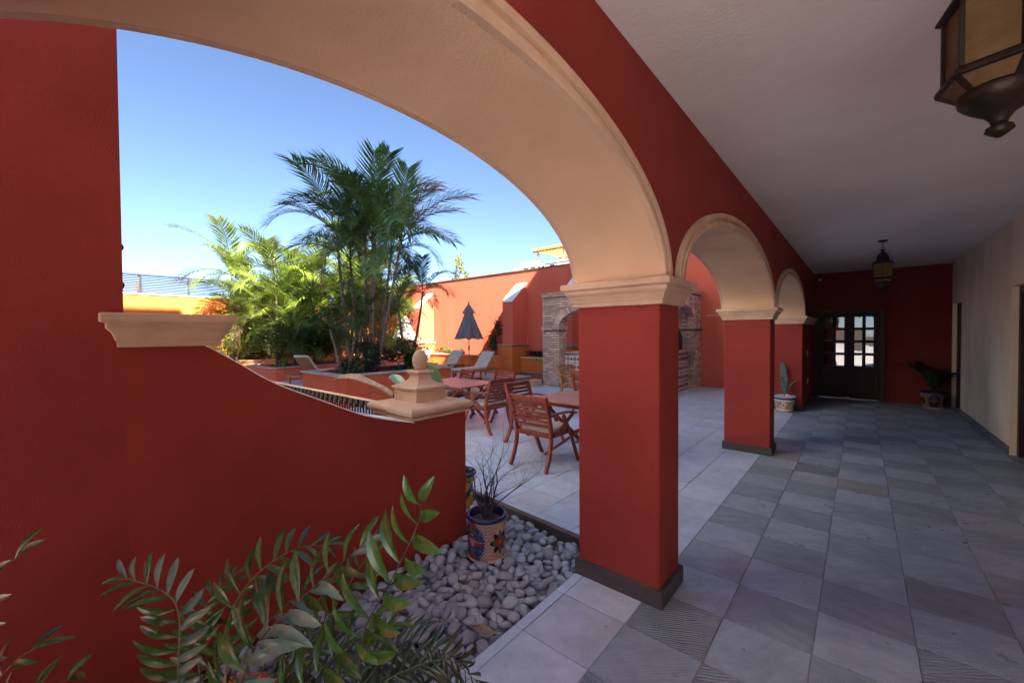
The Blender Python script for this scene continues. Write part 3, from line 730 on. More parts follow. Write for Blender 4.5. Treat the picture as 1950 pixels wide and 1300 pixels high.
# bricks
BL, BH, JT = .205, .054, .015
bricks = []   # (matrix, length, height, priority)
def face(place, u0, u1, z0, z1, lo=None, hi=None, pri=0, out=0.):
    """bricks on a face; place(u, z) -> (point, udir, normal)"""
    r = 0; z = z0
    while z+BH <= z1+.004:
        u = u0+(0 if r % 2 == 0 else -BL/2); 
        while u < u1-.01:
            a, b = max(u, u0), min(u+BL-JT, u1)
            u += BL
            if b-a < .03: continue
            if lo is not None:
                # trim against arch ring (ring .20 wide)
                def inside(q):
                    c, h = (lo+hi)/2, (hi-lo)/2
                    if z+BH < 1.79: return lo < q < hi
                    return ((q-c)/(h+.19))**2+((z+BH/2-1.80)/(.55+.19))**2 < 1 if z > 1.8 else lo-.19 < q < hi+.19 and lo < q < hi
                if inside((a+b)/2) or (inside(a+.03) or inside(b-.03)):
                    # shorten
                    while b-a > .04 and inside(a): a += .01
                    while b-a > .04 and inside(b): b -= .01
                    if b-a < .05 or inside((a+b)/2): continue
            p, ud, nn = place((a+b)/2, z+BH/2)
            bricks.append((p, ud, nn, b-a, BH, pri, out))
        z += BH+JT; r += 1
Vx, Vy = Vector((1, 0, 0)), Vector((0, 1, 0))
BF = 0
for (z0, z1, o) in ((0, 1.70, 0), (1.83, 2.70, 0)):
    face(lambda u, z: (Vector((u, GY0, z)), Vx, -Vy), GX0, GX1, z0, z1, -6.77, -4.15, 0)
    face(lambda u, z: (Vector((GX1, u, z)), Vy, Vx), GY0, GY1, z0, z1, 10.55, 12.08, 1)
face(lambda u, z: (Vector((-6.77, u, z)), Vy, Vx), GY0, GY0+GT, 0, 1.70, pri=1)
face(lambda u, z: (Vector((u, 12.08, z)), -Vx, -Vy), GX1-GT, GX1, 0, 1.70, pri=1)
face(lambda u, z: (Vector((-4.15, u, z)), Vy, -Vx), GY0, GY0+GT, 0, 1.70, pri=3)
face(lambda u, z: (Vector((u, 10.55, z)), Vx, Vy), GX1-GT, GX1, 0, 1.70, pri=3)
face(lambda u, z: (Vector((GX0, u, z)), Vy, -Vx), GY0, GY0+GT, 0, 2.7, pri=3)
# cornice bands
for z0, o in ((1.71, .03), (1.77, .045), (2.70, .02), (2.765, .04)):
    for (a, b) in (((GX0-o, -6.77+o), (-4.15-o, GX1+o)) if z0 < 2 else ((GX0-o, GX1+o),)):
        face(lambda u, z: (Vector((u, GY0-o, z)), Vx, -Vy), a, b, z0, z0+BH, pri=0, out=o)
    for (a, b) in (((GY0-o, 10.55+o), (12.08-o, GY1)) if z0 < 2 else ((GY0-o, GY1),)):
        face(lambda u, z: (Vector((GX1+o, u, z)), Vy, Vx), a, b, z0, z0+BH, pri=1, out=o)
    if z0 < 2:
        face(lambda u, z: (Vector((-6.77+o, u, z)), Vy, Vx), GY0-o, GY0+GT, z0, z0+BH, pri=1, out=o)
        face(lambda u, z: (Vector((u, 12.08-o, z)), -Vx, -Vy), GX1-GT, GX1+o, z0, z0+BH, pri=1, out=o)
# voussoirs on the ring and bricks on the intrados
for ax, lo, hi in G_ARCH:
    c, a = (lo+hi)/2, (hi-lo)/2; per = pi*sqrt((a*a+.55*.55)/2); n = int(per/.072)
    for k in range(n):
        t = pi*(k+.5)/n; du, dz = -a*cos(t), .55*sin(t)
        nu, nz = -cos(t)/a, sin(t)/.55; L = hypot(nu, nz); nu /= L; nz /= L
        u, z = c+du+nu*.095, 1.80+dz+nz*.095
        if ax == 'x': p = Vector((u, GY0, z)); d = Vector((nu, 0, nz)); nn = -Vy
        else: p = Vector((GX1, u, z)); d = Vector((0, nu, nz)); nn = Vx
        bricks.append((p, d, nn, .185, .06, 0 if ax == 'x' else 1, 0))
        for q in (.1, .3):
            if ax == 'x': p = Vector((c+du, GY0+q, 1.80+dz)); d = Vy
            else: p = Vector((GX1-q, c+du, 1.80+dz)); d = Vx
            nn = Vector((-nu, 0, -nz)) if ax == 'x' else Vector((0, -nu, -nz))
            bricks.append((p, d, nn, .185, .06, 1, 0))
mb_ = MB().box(-.5, .5, -.5, .5, -.5, .5); bme = mb_.mesh('brick', 'brick')
def bright(b):
    p = b[0]; f = -p.x*sin(YAW)+p.y*cos(YAW); xs = 975+771*(p.x*cos(YAW)+p.y*sin(YAW))/f
    vis = (1020 < xs < 1103) or (1290 < xs < 1345)
    return (0 if vis and b[5] < 3 else 5)+b[5]*.1+f*.01
bricks.sort(key=bright); rest = MB(); gl = gh.location
for k, (p, ud, nn, L_, h_, pri, o) in enumerate(bricks):
    dep = .03+o; w_ = nn.cross(ud).normalized()
    ctr = p-nn*(dep/2)+nn*random.uniform(-.002, .003)-gl
    m4 = Matrix(((ud.x*L_, w_.x*h_, nn.x*dep, ctr.x), (ud.y*L_, w_.y*h_, nn.y*dep, ctr.y), (ud.z*L_, w_.z*h_, nn.z*dep, ctr.z), (0, 0, 0, 1)))
    if k < 300: inst('brick', bme, gh, mtx=m4)
    else:
        m4.translation += gl; rest.join(mb_, m4)
tagit(part('bricks_beyond', rest, 'brick_i', gh), kind='stuff')
# counters with star tiles
part('counter_slab', MB().bbox(-6.77, -4.15, 10.28, 10.95, 1.0, 1.055, .008), 'counter', gh)
part('counter_base', MB().box(-6.76, -4.16, 10.335, 10.9, 0, 1.0), 'mortar', gh)
part('side_counter_slab', MB().bbox(-4.3, -3.53, 10.56, 12.07, 1.07, 1.12, .008), 'counter', gh)
part('side_counter_base', MB().box(-4.28, -3.72, 10.57, 12.06, 0, 1.07), 'mortar', gh)
ts = .235
at = MB().bbox(-.116, .116, -.116, .116, 0, .012, .002).mesh('painted_tile', 'azulejo')
for r in range(4):
    for q in range(11):
        inst('painted_tile', at, gh, Vector((-6.65+q*ts, 10.333, .12+r*.24))-gl, (pi/2, 0, 0))
    for q in range(6):
        inst('painted_tile', at, gh, Vector((-3.718, 10.70+q*ts, .14+r*.245))-gl, (pi/2, 0, pi/2))
part('grill_hood', MB().lathe([(.3, 1.12), (.3, 1.5), (.12, 1.9), (.12, 2.6)], -4.0, 11.55, 4, ph=pi/4), 'blackbox', gh)
lm = thing('wall_lamp', (-4.6, YB-.1, 1.95), 'small lit orange lamp on the wall inside the grill house', 'lamp')
part('bracket', MB().box(-4.63, -4.57, YB-.08, YB, 1.9, 1.98), 'iron', lm)
part('shade', MB().lathe([(.03, 1.88), (.055, 1.9), (.06, 1.98), (.03, 2.02)], -4.6, YB-.12, 12), 'lampglow', lm, smooth=True)

# ================================================================== LANTERNS
def lantern():
    t = thing('ceiling_lantern', (0, 0, 0), 'x', 'lantern', 'hanging glass lanterns in the corridor')
    P = lambda n, mb, m, par=t, **k: part(n, mb, m, par, world=False, **k)
    P('ceiling_rose', MB().lathe([(.005, -.03), (.05, -.022), (.062, -.008), (.064, 0)], n=20), 'darkmetal', smooth=True)
    ch = MB()
    for k in range(4):
        a = (pi/2)*(k % 2); z = -.045-k*.028
        ch.tube([(.011*cos(q)*cos(a), .011*cos(q)*sin(a), z+.018*sin(q)) for q in [2*pi*j/10 for j in range(11)]], .003, 5)
    P('chain', ch, 'darkmetal')
    R = .128; h6 = pi/6
    P('dome', MB().lathe([(.012, -.135), (.032, -.14), (.034, -.152), (.016, -.16), (.03, -.185), (.058, -.215), (.078, -.25), (.086, -.285), (.087, -.31), (.11, -.325), (.15, -.352), (.152, -.362), (.13, -.366)], n=6, ph=h6), 'darkmetal', bevel=.002)
    post = MB(); 
    for k in range(6):
        a = h6+k*pi/3; px, py = R*cos(a), R*sin(a)
        P('post', MB().bar((px, py, -.366), (px, py, -.575), .012), 'darkmetal')
        b = a+pi/3; c = MB()
        p0, p1 = Vector((R*cos(a), R*sin(a), 0))*.97, Vector((R*cos(b), R*sin(b), 0))*.97
        i0, i1 = p0*.965, p1*.965
        c.loft([[(p0.x, p0.y, z), (p1.x, p1.y, z), (i1.x, i1.y, z), (i0.x, i0.y, z)] for z in (-.366, -.575)])
        P('glass_pane', c, 'lantern_glass')
        q0, q1 = p0*.72, p1*.72; o0, o1 = p0*1.10, p1*1.10
        c = MB().loft([[(o0.x, o0.y, -.607), (o1.x, o1.y, -.607), (o1.x*.96, o1.y*.96, -.603), (o0.x*.96, o0.y*.96, -.603)], [(q0.x, q0.y, -.65), (q1.x, q1.y, -.65), (q1.x*.95, q1.y*.95, -.648), (q0.x*.95, q0.y*.95, -.648)]])
        P('lower_pane', c, 'lantern_glass')
    P('lower_frame', MB().lathe([(.10, -.573), (.132, -.575), (.150, -.592), (.152, -.604), (.142, -.608), (.132, -.606)], n=6, ph=h6), 'darkmetal', bevel=.002)
    for k in range(6):
        a = h6+k*pi/3; P('rib', MB().bar((.146*cos(a), .146*sin(a), -.605), (.09*cos(a), .09*sin(a), -.652), .012), 'darkmetal')
    P('bowl', MB().lathe([(.095, -.645), (.098, -.655), (.095, -.672), (.082, -.69), (.06, -.71), (.036, -.725), (.022, -.745), (.018, -.76), (.03, -.765), (.034, -.778), (.02, -.79), (.006, -.80)], n=12, ph=h6), 'darkmetal', smooth=True)
    return t
L0 = lantern(); L0.location = (.262, 8.62, CZ); L0['label'] = 'far hanging lantern with amber glass in the middle of the corridor'
copy_tree(L0, (.335, 2.02, CZ), radians(12), 'near dark lantern with amber glass cut off by the top right corner')

# ================================================================== POTS
def talavera(name, prof, cx, cy, z0, pal, style, label, rim='blue', n=160, group=None, dim=1.):
    """prof: (r, z) list for the wall from bottom to top"""
    t = thing(name, (cx, cy, z0), label, 'pot', group)
    H = prof[-1][1]; rows = 56; vs = []; cols = []
    def rad(z):
        for (r1, a), (r2, b) in zip(prof, prof[1:]):
            if z <= b: return r1+(r2-r1)*(z-a)/(b-a)
        return prof[-1][0]
    rmid = rad(H*.5)
    for j in range(rows+1):
        z = H*j/rows; r = rad(z)
        for i in range(n): a = 2*pi*i/n; vs.append((r*cos(a), r*sin(a), z))
    fs = [(j*n+i, j*n+(i+1) % n, (j+1)*n+(i+1) % n, (j+1)*n+i) for j in range(rows) for i in range(n)]
    me = bpy.data.meshes.new('body'); me.from_pydata(vs, [], fs); me.materials.append(M['talavera'])
    me.polygons.foreach_set('use_smooth', [True]*len(me.polygons))
    ca = me.color_attributes.new('Col', 'FLOAT_COLOR', 'POINT')
    B, R, Yw, G, W, K = (.02, .07, .20), (.42, .03, .02), (.62, .38, .05), (.10, .16, .03), (.55, .50, .44), (.012, .012, .02)
    data = []
    for j in range(rows+1):
        v = j/rows
        for i in range(n):
            u = i/n*pal; pu = (u % 1)-.5; odd = int(u) % 2; pv = v-.5
            c = W
            if style == 'blue':
                d = hypot(pu*1.0, pv*1.15)
                if odd == 0:
                    e = (abs(pu)/.46)**2+(abs(pv)/.48)**2
                    if e < 1: c = B
                    if .92 < e < 1.05: c = K if e > .97 else W
                    if e < .9 and (int(u*40) % 7 == 0 and int(v*40) % 6 == 0): c = W
                    if abs(pv) < .055*(1.4-abs(pu)*2) or (abs(pu) < .07 and abs(pv) < .33): c = R if (int(v*30) % 4) else Yw
                    if abs(pu) < .085 and .2 < abs(pv) < .33: c = G
                    if hypot(pu, abs(pv)-.42) < .14: c = R if hypot(pu, abs(pv)-.42) > .05 else (.55, .06, .04)
                    if d < .09: c = W if (int(u*30)+int(v*30)) % 2 else R
                    if e > 1.05: c = W if (int(u*26) + int(v*26)) % 2 else (.35, .10, .08)
                else:
                    a_ = atan2(pv, pu)
                    c = W if (int(u*28)+int(v*22)) % 2 else ((.40, .14, .12) if abs(pu) > .12 else Yw)
                    if d < .30+.06*cos(8*a_): c = K
                    if d < .24+.05*cos(4*a_): c = G if abs(cos(2*a_)) > .6 else B
                    if d < .15+.03*cos(8*a_): c = R
                    if d < .06: c = (.55, .2, .04)
            else:
                a_ = atan2(pv*1.3, pu); d = hypot(pu, pv*1.1)
                c = Yw if style == 'yellow' else W
                w2 = .12*sin(u*2*pi)+.5
                if style != 'yellow' and (v > .86 or .3 < v < .34 or .66 < v < .70): c = B
                if abs(v-w2) < .10: c = (.62, .22, .03) if style != 'yellow' else B
                if abs(abs(v-w2)-.10) < .02: c = B
                if d < .22+.08*cos(6*a_): c = B if style == 'yellow' else W
                if style != 'yellow' and .22 < abs(pu) < .5 and abs(pv) < .16 and (int(u*24)+int(v*16)) % 3 == 0: c = (.55, .12, .03)
                if d < .14+.05*cos(6*a_): c = (.02, .04, .12) if style == 'yellow' else Yw
                if d < .06: c = R
                if style != 'yellow' and v < .1: c = K
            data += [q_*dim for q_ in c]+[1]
    ca.data.foreach_set('color', data); me.update()
    b = inst('body', me, t)
    r1 = prof[-1][0]; rb = prof[0][0]
    mb = MB().lathe([(r1-.004, H-.002), (r1+.004, H), (r1+.010, H+.006), (r1+.010, H+.022), (r1+.004, H+.030), (r1-.008, H+.031), (r1-.014, H+.026), (r1-.016, H-.05)], n=48, cap=False)
    o = part('rim', mb, mat('glazed_rim_'+rim, {'blue': (.02, .03, .11), 'white': (.6, .57, .5)}[rim], None, .2, 8), t, world=False, smooth=True)
    mb = MB().lathe([(rb-.01, -.004), (rb+.008, -.002), (rb+.012, .006), (rb+.008, .014), (rb, .016)], n=48)
    part('foot_ring', mb, 'stone', t, world=False, smooth=True)
    mb = MB(); K_ = 20
    mb.lathe([(r1-.016, H-.028), (r1*.6, H-.02), (.01, H-.014)], n=20, cap=False)
    s_ = part('soil', mb, 'soil', t, world=False, smooth=True)
    return t
def twig(mb, p, d, L_, r, dep):
    p = Vector(p); pts = [p]; rs = [r]
    for k in range(4):
        d = (d+Vector((random.uniform(-.5, .5), random.uniform(-.5, .5), random.uniform(-.2, .22)))*.6).normalized()
        p = p+d*L_/4; pts.append(p); rs.append(r*(1-.16*(k+1)))
    mb.tube(pts, rs, 5)
    if dep > 0:
        for k in (1, 2, 3, 4):
            if random.random() < .85:
                nd = (d+Vector((random.uniform(-1, 1), random.uniform(-1, 1), random.uniform(-.3, .5)))).normalized()
                twig(mb, pts[k], nd, L_*random.uniform(.5, .75), rs[k]*.6, dep-1)
p1 = talavera('flower_pot', [(.133, 0), (.14, .04), (.143, .24), (.142, .28)], -2.10, 2.14, -.035, 4, 'blue', 'cylindrical blue and red painted pot with a bare twig plant on the pebbles', group='painted clay pots', dim=.75); p1.rotation_euler = (0, 0, radians(42))
random.seed(21)
tw = MB()
for q in range(4):
    a = q*1.6+.4; twig(tw, (.02*cos(a), .02*sin(a), .27), Vector((.4*cos(a), .4*sin(a), 1)).normalized(), .36, .010, 3)
twig(tw, (0, 0, .27), Vector((-.25, 0, 1)).normalized(), .5, .007, 2)
twig(tw, (0, 0, .3), Vector((.5, .3, .6)).normalized(), .5, .006, 2)
b = thing('bare_twig_plant', (-2.10, 2.14, -.035), 'leafless branching twig plant growing from the blue and red pot', 'plant')
part('stems', tw, 'twig', b, world=False)
p2 = talavera('flower_pot', [(.12, 0), (.125, .05), (.13, .25), (.15, .30)], -2.93, 2.62, -.05, 4, 'yellow', 'yellow and blue painted pot half hidden behind the end of the garden wall', group='painted clay pots')
part('dry_stems', (lambda m_: (twig(m_, (.03, 0, .25), Vector((.3, -.1, 1)).normalized(), .3, .005, 2), m_)[1])(MB()), 'bark', p2, world=False)
p3 = talavera('flower_pot', [(.14, 0), (.155, .1), (.175, .24), (.19, .30)], -1.14, 9.70, 0, 6, 'multi', 'multicoloured flared pot with a pale dry frond in front of the third column', rim='white', group='painted clay pots')
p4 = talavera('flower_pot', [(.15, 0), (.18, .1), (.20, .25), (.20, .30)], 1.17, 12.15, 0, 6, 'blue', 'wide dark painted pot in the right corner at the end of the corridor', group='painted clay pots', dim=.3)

# ================================================================== PEBBLES
random.seed(5)
def ico(sub):
    bm = bmesh.new(); bmesh.ops.create_icosphere(bm, subdivisions=sub, radius=1)
    v = [x.co.copy() for x in bm.verts]; f = [tuple(q.index for q in p.verts) for p in bm.faces]; bm.free(); return v, f
IV, IF = ico(2)
IV3, IF3 = ico(3)
def pebble_shape(seed, iv, iff):
    o = Vector((seed*3.7, seed*1.3, 0)); k = random.uniform(.62, .85); hgt = random.uniform(.42, .62)
    out = []
    for v in iv:
        n_ = 1+.22*noise.noise(v*.9+o)+.06*noise.noise(v*2.2+o)
        out.append((v.x*n_, v.y*n_*k, v.z*n_*hgt))
    return MB().add(out, iff)
var = [pebble_shape(k, IV3, IF3) for k in range(12)]
random.seed(5); var_lo = [pebble_shape(k, IV, IF) for k in range(12)]
vme = [v.mesh('pebble', 'pebble', True) for v in var]
bed = part('pebble_bed', MB().box(-3.6, -1.436, -2.5, 3.0, -.3, -.13), 'earth'); tagit(bed, kind='structure')
spots = []
def bedok(x, y):
    if not (-1.47 > x): return False
    if x < XG-.01+.0 and y < 2.33: return x > XG+.045
    if x < -3.3: return False
    if knx*x+kny*y > kd-.04: return False
    if x < XG+.045 and y < 2.31: return False
    for px, py, r in ((-2.10, 2.14, .15), (-2.93, 2.62, .13)):
        if hypot(x-px, y-py) < r: return False
    return y > -.9
for lay_, (st, zz, jit) in enumerate(((.072, -.112, .016), (.075, -.074, .020), (.098, -.045, .026))):
    y = -.9; row = 0
    while y < 3.0:
        x = -3.3+(st/2 if row % 2 else 0)
        while x < -1.45:
            px, py = x+random.uniform(-jit, jit)+lay_*.02, y+random.uniform(-jit, jit)
            if bedok(px, py) and not (lay_ == 2 and random.random() < .35):
                a = random.uniform(.037, .060)*(1.12 if random.random() < .2 else 1)
                if lay_ == 0: a *= .95
                edge = min(-1.44-px, .3); z = zz+(.012 if edge > .1 else -.004)+random.uniform(-.006, .012)
                spots.append((px, py, z, a, lay_))
            x += st
        y += st*.87; row += 1
def vis(s):
    f = -s[0]*sin(YAW)+s[1]*cos(YAW)
    if f < .3: return 99
    xs = 975+771*(s[0]*cos(YAW)+s[1]*sin(YAW))/f; ysn = 650+771*(1.6-s[2])/f
    off = 0 if (500 < xs < 1130 and ysn < 1320) else 40
    return f+off+(3 if s[4] == 0 else (.8 if s[4] == 1 else 0))
spots.sort(key=vis); rest = MB(); bl_ = bed.location
print('pebbles', len(spots))
for k, (x, y, z, a, l_) in enumerate(spots):
    rot = Matrix.Rotation(random.uniform(0, 6.28), 4, 'Z') @ Matrix.Rotation(random.gauss(0, .32), 4, 'X') @ Matrix.Rotation(random.gauss(0, .32), 4, 'Y')
    m4 = Matrix.Translation((x, y, z)) @ rot @ Matrix.Scale(a*.86, 4)
    vi = random.randrange(12)
    if k < 300: inst('pebble', vme[vi], bed, mtx=m4)
    elif not (l_ == 0 and y < .2): rest.join(var_lo[vi], m4)
o = part('pebbles_beyond', rest, 'pebble_i', bed, smooth=True); tagit(o, kind='stuff')

# ================================================================== FOREGROUND PLANTS
random.seed(11)
def leaflet(L_, W_, curl, tipw=.45, n=9, m='leaf'):
    """obovate leaf along +X, normal +Z, unit length"""
    vs = []; fs = []
    for i in range(n+1):
        t = i/n; w_ = W_*(sin(pi*min(1, t**tipw*1.0))**.75 if 0 < t < 1 else 0)
        w_ = W_*max(0, sin(pi*t**1.15))**.7
        if i == 0: w_ = .02
        if i == n: w_ = .004
        z = curl*(t*t)*-1+.10*sin(pi*t)
        for s_ in (-1, -.5, 0, .5, 1): vs.append((t*L_, s_*w_, z*L_+abs(s_)**1.5*w_*.38))
    for i in range(n):
        for j in range(4): a = i*5+j; fs.append((a, a+5, a+6, a+1))
    return MB().add(vs, fs).mesh('leaflet', m, True)
LF = [leaflet(1, .108, c) for c in (.0, .16, .3, -.12)]
LSHEEN = [leaflet(1, .108, c, m='leaf_s') for c in (.0, .2)]
LW = [leaflet(1, .145, c) for c in (.05, .2, -.1)]
LN = [leaflet(1, .052, c, m='leaf_n') for c in (.1, .35, .55)]
def frond(parent, pts, npair, length, meshes, rmat='rachis', fwd=.55, lift=.15, first=.25, taper=.55, r=.005, roll=0., start=None, pale=None):
    P_ = ease(([start] if start else [])+pts, 10); n = len(P_); pl_ = wloc(parent)
    L_ = [0]
    for a, b in zip(P_, P_[1:]): L_.append(L_[-1]+(b-a).length)
    T = L_[-1]
    fr = part('frond', MB().tube([tuple(p) for p in P_], [r*(1-.75*l/T) for l in L_], 7), rmat, parent, smooth=True)
    def at(s_):
        d = s_*T
        for k in range(n-1):
            if L_[k+1] >= d:
                u = (d-L_[k])/max(1e-6, L_[k+1]-L_[k]); return P_[k].lerp(P_[k+1], u), (P_[k+1]-P_[k]).normalized()
        return P_[-1], (P_[-1]-P_[-2]).normalized()
    for q in range(npair):
        s_ = first+(1-first)*q/(npair-1)*.985
        for side in (-1, 1):
            sj = min(.999, s_+(0 if side < 0 else .4*(1-first)/npair))
            p, t = at(sj)
            up = Vector((0, 0, 1)) if abs(t.z) < .9 else -fw
            # leaflets spread facing the open side of the plant
            nrm = (Vector((.35, -.45, .8))-t*Vector((.35, -.45, .8)).dot(t)).normalized()
            sdv = t.cross(nrm).normalized()
            if roll: R_ = Matrix.Rotation(roll, 3, t); nrm = R_ @ nrm; sdv = R_ @ sdv
            f_ = fwd+random.uniform(-.12, .12)+(.6 if q >= npair-2 else 0)*(q-npair+3)/2
            d = (sdv*side*cos(f_)+t*sin(f_)+nrm*(lift+random.uniform(-.12, .12))).normalized()
            yv = nrm.cross(d).normalized(); zv = d.cross(yv)
            k_ = length*(1-taper*abs(2*(q/(npair-1))-.8)**1.6/2)*random.uniform(.88, 1.1)
            o_ = p-pl_
            m4 = Matrix(((d.x*k_, yv.x*k_, zv.x*k_, o_.x), (d.y*k_, yv.y*k_, zv.y*k_, o_.y), (d.z*k_, yv.z*k_, zv.z*k_, o_.z), (0, 0, 0, 1)))
            m4 = m4 @ Matrix.Rotation(random.uniform(-.35, .35), 4, 'X')
            inst('leaflet', random.choice(LSHEEN if pale == side and random.random() < .8 else meshes), fr, mtx=m4)  # pale leaflets along one side paint in the silvery sky reflection
    return fr
def clay_pot(name, x, y, z, r, h, label):
    t = thing(name, (x, y, z), label, 'pot')
    part('body', MB().lathe([(r*.72, 0), (r*.95, h*.75), (r*.97, h*.78), (r*1.08, h*.79), (r*1.1, h*.82), (r*1.1, h*.97), (r*1.06, h), (r*.98, h), (r*.95, h*.9), (r*.9, h*.8)], n=32, cap=True), 'coral', t, world=False, smooth=True)
    return t
clay_pot('clay_pot', -1.66, .40, -.08, .15, .38, 'round pinkish clay pot under the broad leaved plant at the bottom edge')
fp = thing('cardboard_palm', (-1.66, .40, .25), 'glossy broad leaved cycad with arching fronds in front of the red wall', 'plant', 'leafy plants in the foreground')
S1 = (-1.63, .38, .25)
frond(fp, [(-1.58, .263, .481), (-1.609, .266, .724), (-1.67, .237, .793), (-1.78, .165, .825)], 14, .125, LF, start=S1, first=.28, lift=.25, pale=1)
frond(fp, [(-1.615, .363, .426), (-1.66, .412, .622), (-1.663, .494, .727), (-1.624, .612, .787), (-1.60, .72, .77)], 13, .135, LF, start=S1, first=.3, lift=.1)
frond(fp, [(-1.402, .351, .50), (-1.394, .411, .65), (-1.358, .493, .733), (-1.298, .596, .83), (-1.253, .686, .895)], 12, .165, LF, start=S1, first=.3, lift=.2, rmat='rachis_b', pale=1)
frond(fp, [(-1.194, .595, .51), (-1.127, .625, .719), (-1.043, .669, .887), (-.97, .702, 1.046), (-.941, .696, 1.125)], 11, .165, LW, start=(-1.5, .45, .27), first=.36, lift=.25, rmat='rachis_b')
frond(fp, [(-1.571, .531, .338), (-1.519, .668, .51), (-1.505, .771, .632), (-1.491, .873, .749)], 12, .12, LF, start=S1, first=.3)
frond(fp, [(-1.50, .36, .45), (-1.46, .40, .60), (-1.44, .50, .70), (-1.40, .62, .74)], 9, .15, LF, start=S1, first=.3, lift=.3, pale=1)
frond(fp, [(-1.66, .33, .42), (-1.72, .34, .58), (-1.76, .38, .66), (-1.79, .45, .68)], 12, .11, LF, start=S1, first=.3, lift=.2)
frond(fp, [(-1.35, .42, .42), (-1.25, .50, .56), (-1.17, .60, .66), (-1.10, .68, .70)], 10, .14, LF, start=S1, first=.35, lift=.2, rmat='rachis_b')
np_ = thing('fern_palm', (-1.5, .62, -.06), 'low plant with drooping narrow grey green leaves over the pebbles', 'plant', 'leafy plants in the foreground')
S2 = (-1.5, .62, -.04)
for pts, nn, ll in (([(-1.183, .67, .44), (-1.117, .772, .50), (-1.047, .877, .50), (-1.0, .96, .40)], 22, .17),
               ([(-1.471, .617, .30), (-1.375, .767, .40), (-1.269, .926, .42), (-1.2, 1.06, .30)], 24, .17),
               ([(-1.698, .486, .24), (-1.617, .603, .36), (-1.498, .75, .40), (-1.40, .90, .34)], 18, .16),
               ([(-1.369, .508, .40), (-1.284, .606, .46), (-1.143, .749, .44), (-1.04, .87, .34)], 18, .17),
               ([(-1.75, .65, .2), (-1.85, .75, .28), (-1.9, .88, .24), (-1.92, 1.0, .12)], 20, .14)):
    frond(np_, pts, nn, ll, LN, start=S2, first=.3, lift=-.12, fwd=.75, r=.004)
lp = thing('corner_cycad', (-1.62, -.2, -.05), 'broad leaved cycad cut off by the bottom left corner', 'plant', 'leafy plants in the foreground')
S3 = (-1.62, -.2, -.05)
frond(lp, [(-1.60, -.16, .6), (-1.59, -.108, .93), (-1.58, -.075, 1.03), (-1.567, -.045, 1.06)], 8, .13, LF, start=S3, first=.55, lift=.2)
frond(lp, [(-1.50, -.12, .6), (-1.471, -.085, .80), (-1.461, -.05, .86), (-1.46, -.025, .87)], 8, .10, LF, start=S3, first=.6, lift=.2)
frond(lp, [(-1.55, -.12, .5), (-1.53, -.086, .68), (-1.49, -.03, .75), (-1.45, .03, .77)], 7, .095, LW, start=S3, first=.6, lift=.3)
# brown fallen leaf on the pebbles
tagit(part('fallen_leaf', MB().add([(-1.62, 1.50, .0), (-1.56, 1.47, .03), (-1.50, 1.50, .012), (-1.46, 1.56, .0), (-1.55, 1.55, .02)], [(0, 1, 4), (1, 2, 4), (2, 3, 4)]), 'dead'), 'curled brown fallen leaf lying at the edge of the pebbles', 'leaf')

lit = MB(); random.seed(9)
for k in range(90):
    if k < 60: x, y = random.uniform(-2.4, -1.5), random.uniform(.5, 2.5); z = random.uniform(-.035, -.01)
    else: x, y = random.uniform(-1.4, 1.3), random.uniform(.9, 6); z = .003
    a = random.uniform(0, 6.28); L_ = random.uniform(.012, .035)*(1 if k < 60 else .45); c_, s_ = cos(a)*L_, sin(a)*L_
    lit.add([(x-c_, y-s_, z), (x+s_*.35, y-c_*.35, z+.003), (x+c_, y+s_, z+.006), (x-s_*.35, y+c_*.35, z+.004)], [(0, 1, 2, 3)])
lo_ = part('leaf_litter', lit, 'dead'); tagit(lo_, 'scattered dry leaf bits on the pebbles and the corridor tiles', 'leaf litter', kind='stuff')
# bird-of-paradise behind the post
bp_ = thing('strelitzia', (-3.6, 2.75, 0), 'bird of paradise plant with dried brown leaf behind the egg finial', 'plant')
def strap(pts, ws, m, name='leaf', fold=.3, label=None):
    P_ = ease(pts, 6); vs = []; fs = []; n = len(P_)
    for i, p in enumerate(P_):
        t = (P_[min(i+1, n-1)]-P_[max(i-1, 0)]).normalized(); s_ = t.cross(Vector((.2, -.6, .75))).normalized(); u = s_.cross(t)
        k = i/(n-1)*(len(ws)-1); a = int(min(k, len(ws)-2)); w_ = ws[a]+(ws[a+1]-ws[a])*(k-a)
        vs += [p-s_*w_+u*w_*fold, p-s_*w_*.5+u*w_*fold*.3, p, p+s_*w_*.5+u*w_*fold*.3, p+s_*w_+u*w_*fold]
    for i in range(n-1):
        for j in range(4): a = i*5+j; fs.append((a, a+5, a+6, a+1))
    return part(name, MB().add(vs, fs), m, bp_, smooth=True, label=label)
strap([(-3.95, 2.6, .86), (-4.1, 2.6, .93), (-4.335, 2.6, .985), (-4.823, 2.6, 1.045), (-5.2, 2.6, 1.03), (-5.46, 2.6, .98)], [.02, .035, .03, .05, .035, .004], 'dead', fold=.8, label='dried brown leaf')
strap([(-3.7, 2.6, .8), (-3.8, 2.6, 1.0), (-3.93, 2.6, 1.09), (-4.05, 2.6, 1.12), (-4.12, 2.6, 1.09)], [.02, .05, .055, .03, .004], 'leaf_s', fold=.4, label='pale silvery leaf')
strap([(-3.75, 2.6, .75), (-3.85, 2.6, .9), (-3.92, 2.6, 1.0), (-3.97, 2.6, 1.03)], [.03, .06, .04, .004], 'leaf_s', fold=.4, label='pale silvery leaf')
strap([(-3.85, 2.62, .78), (-3.95, 2.62, .9), (-4.02, 2.62, .96)], [.03, .06, .004], 'leaf', fold=.4)
strap([(-3.62, 3, .7), (-3.68, 3, .98), (-3.76, 3, 1.12), (-3.84, 3, 1.23), (-3.92, 3, 1.27)], [.03, .055, .06, .045, .004], 'palm_d', fold=.3)
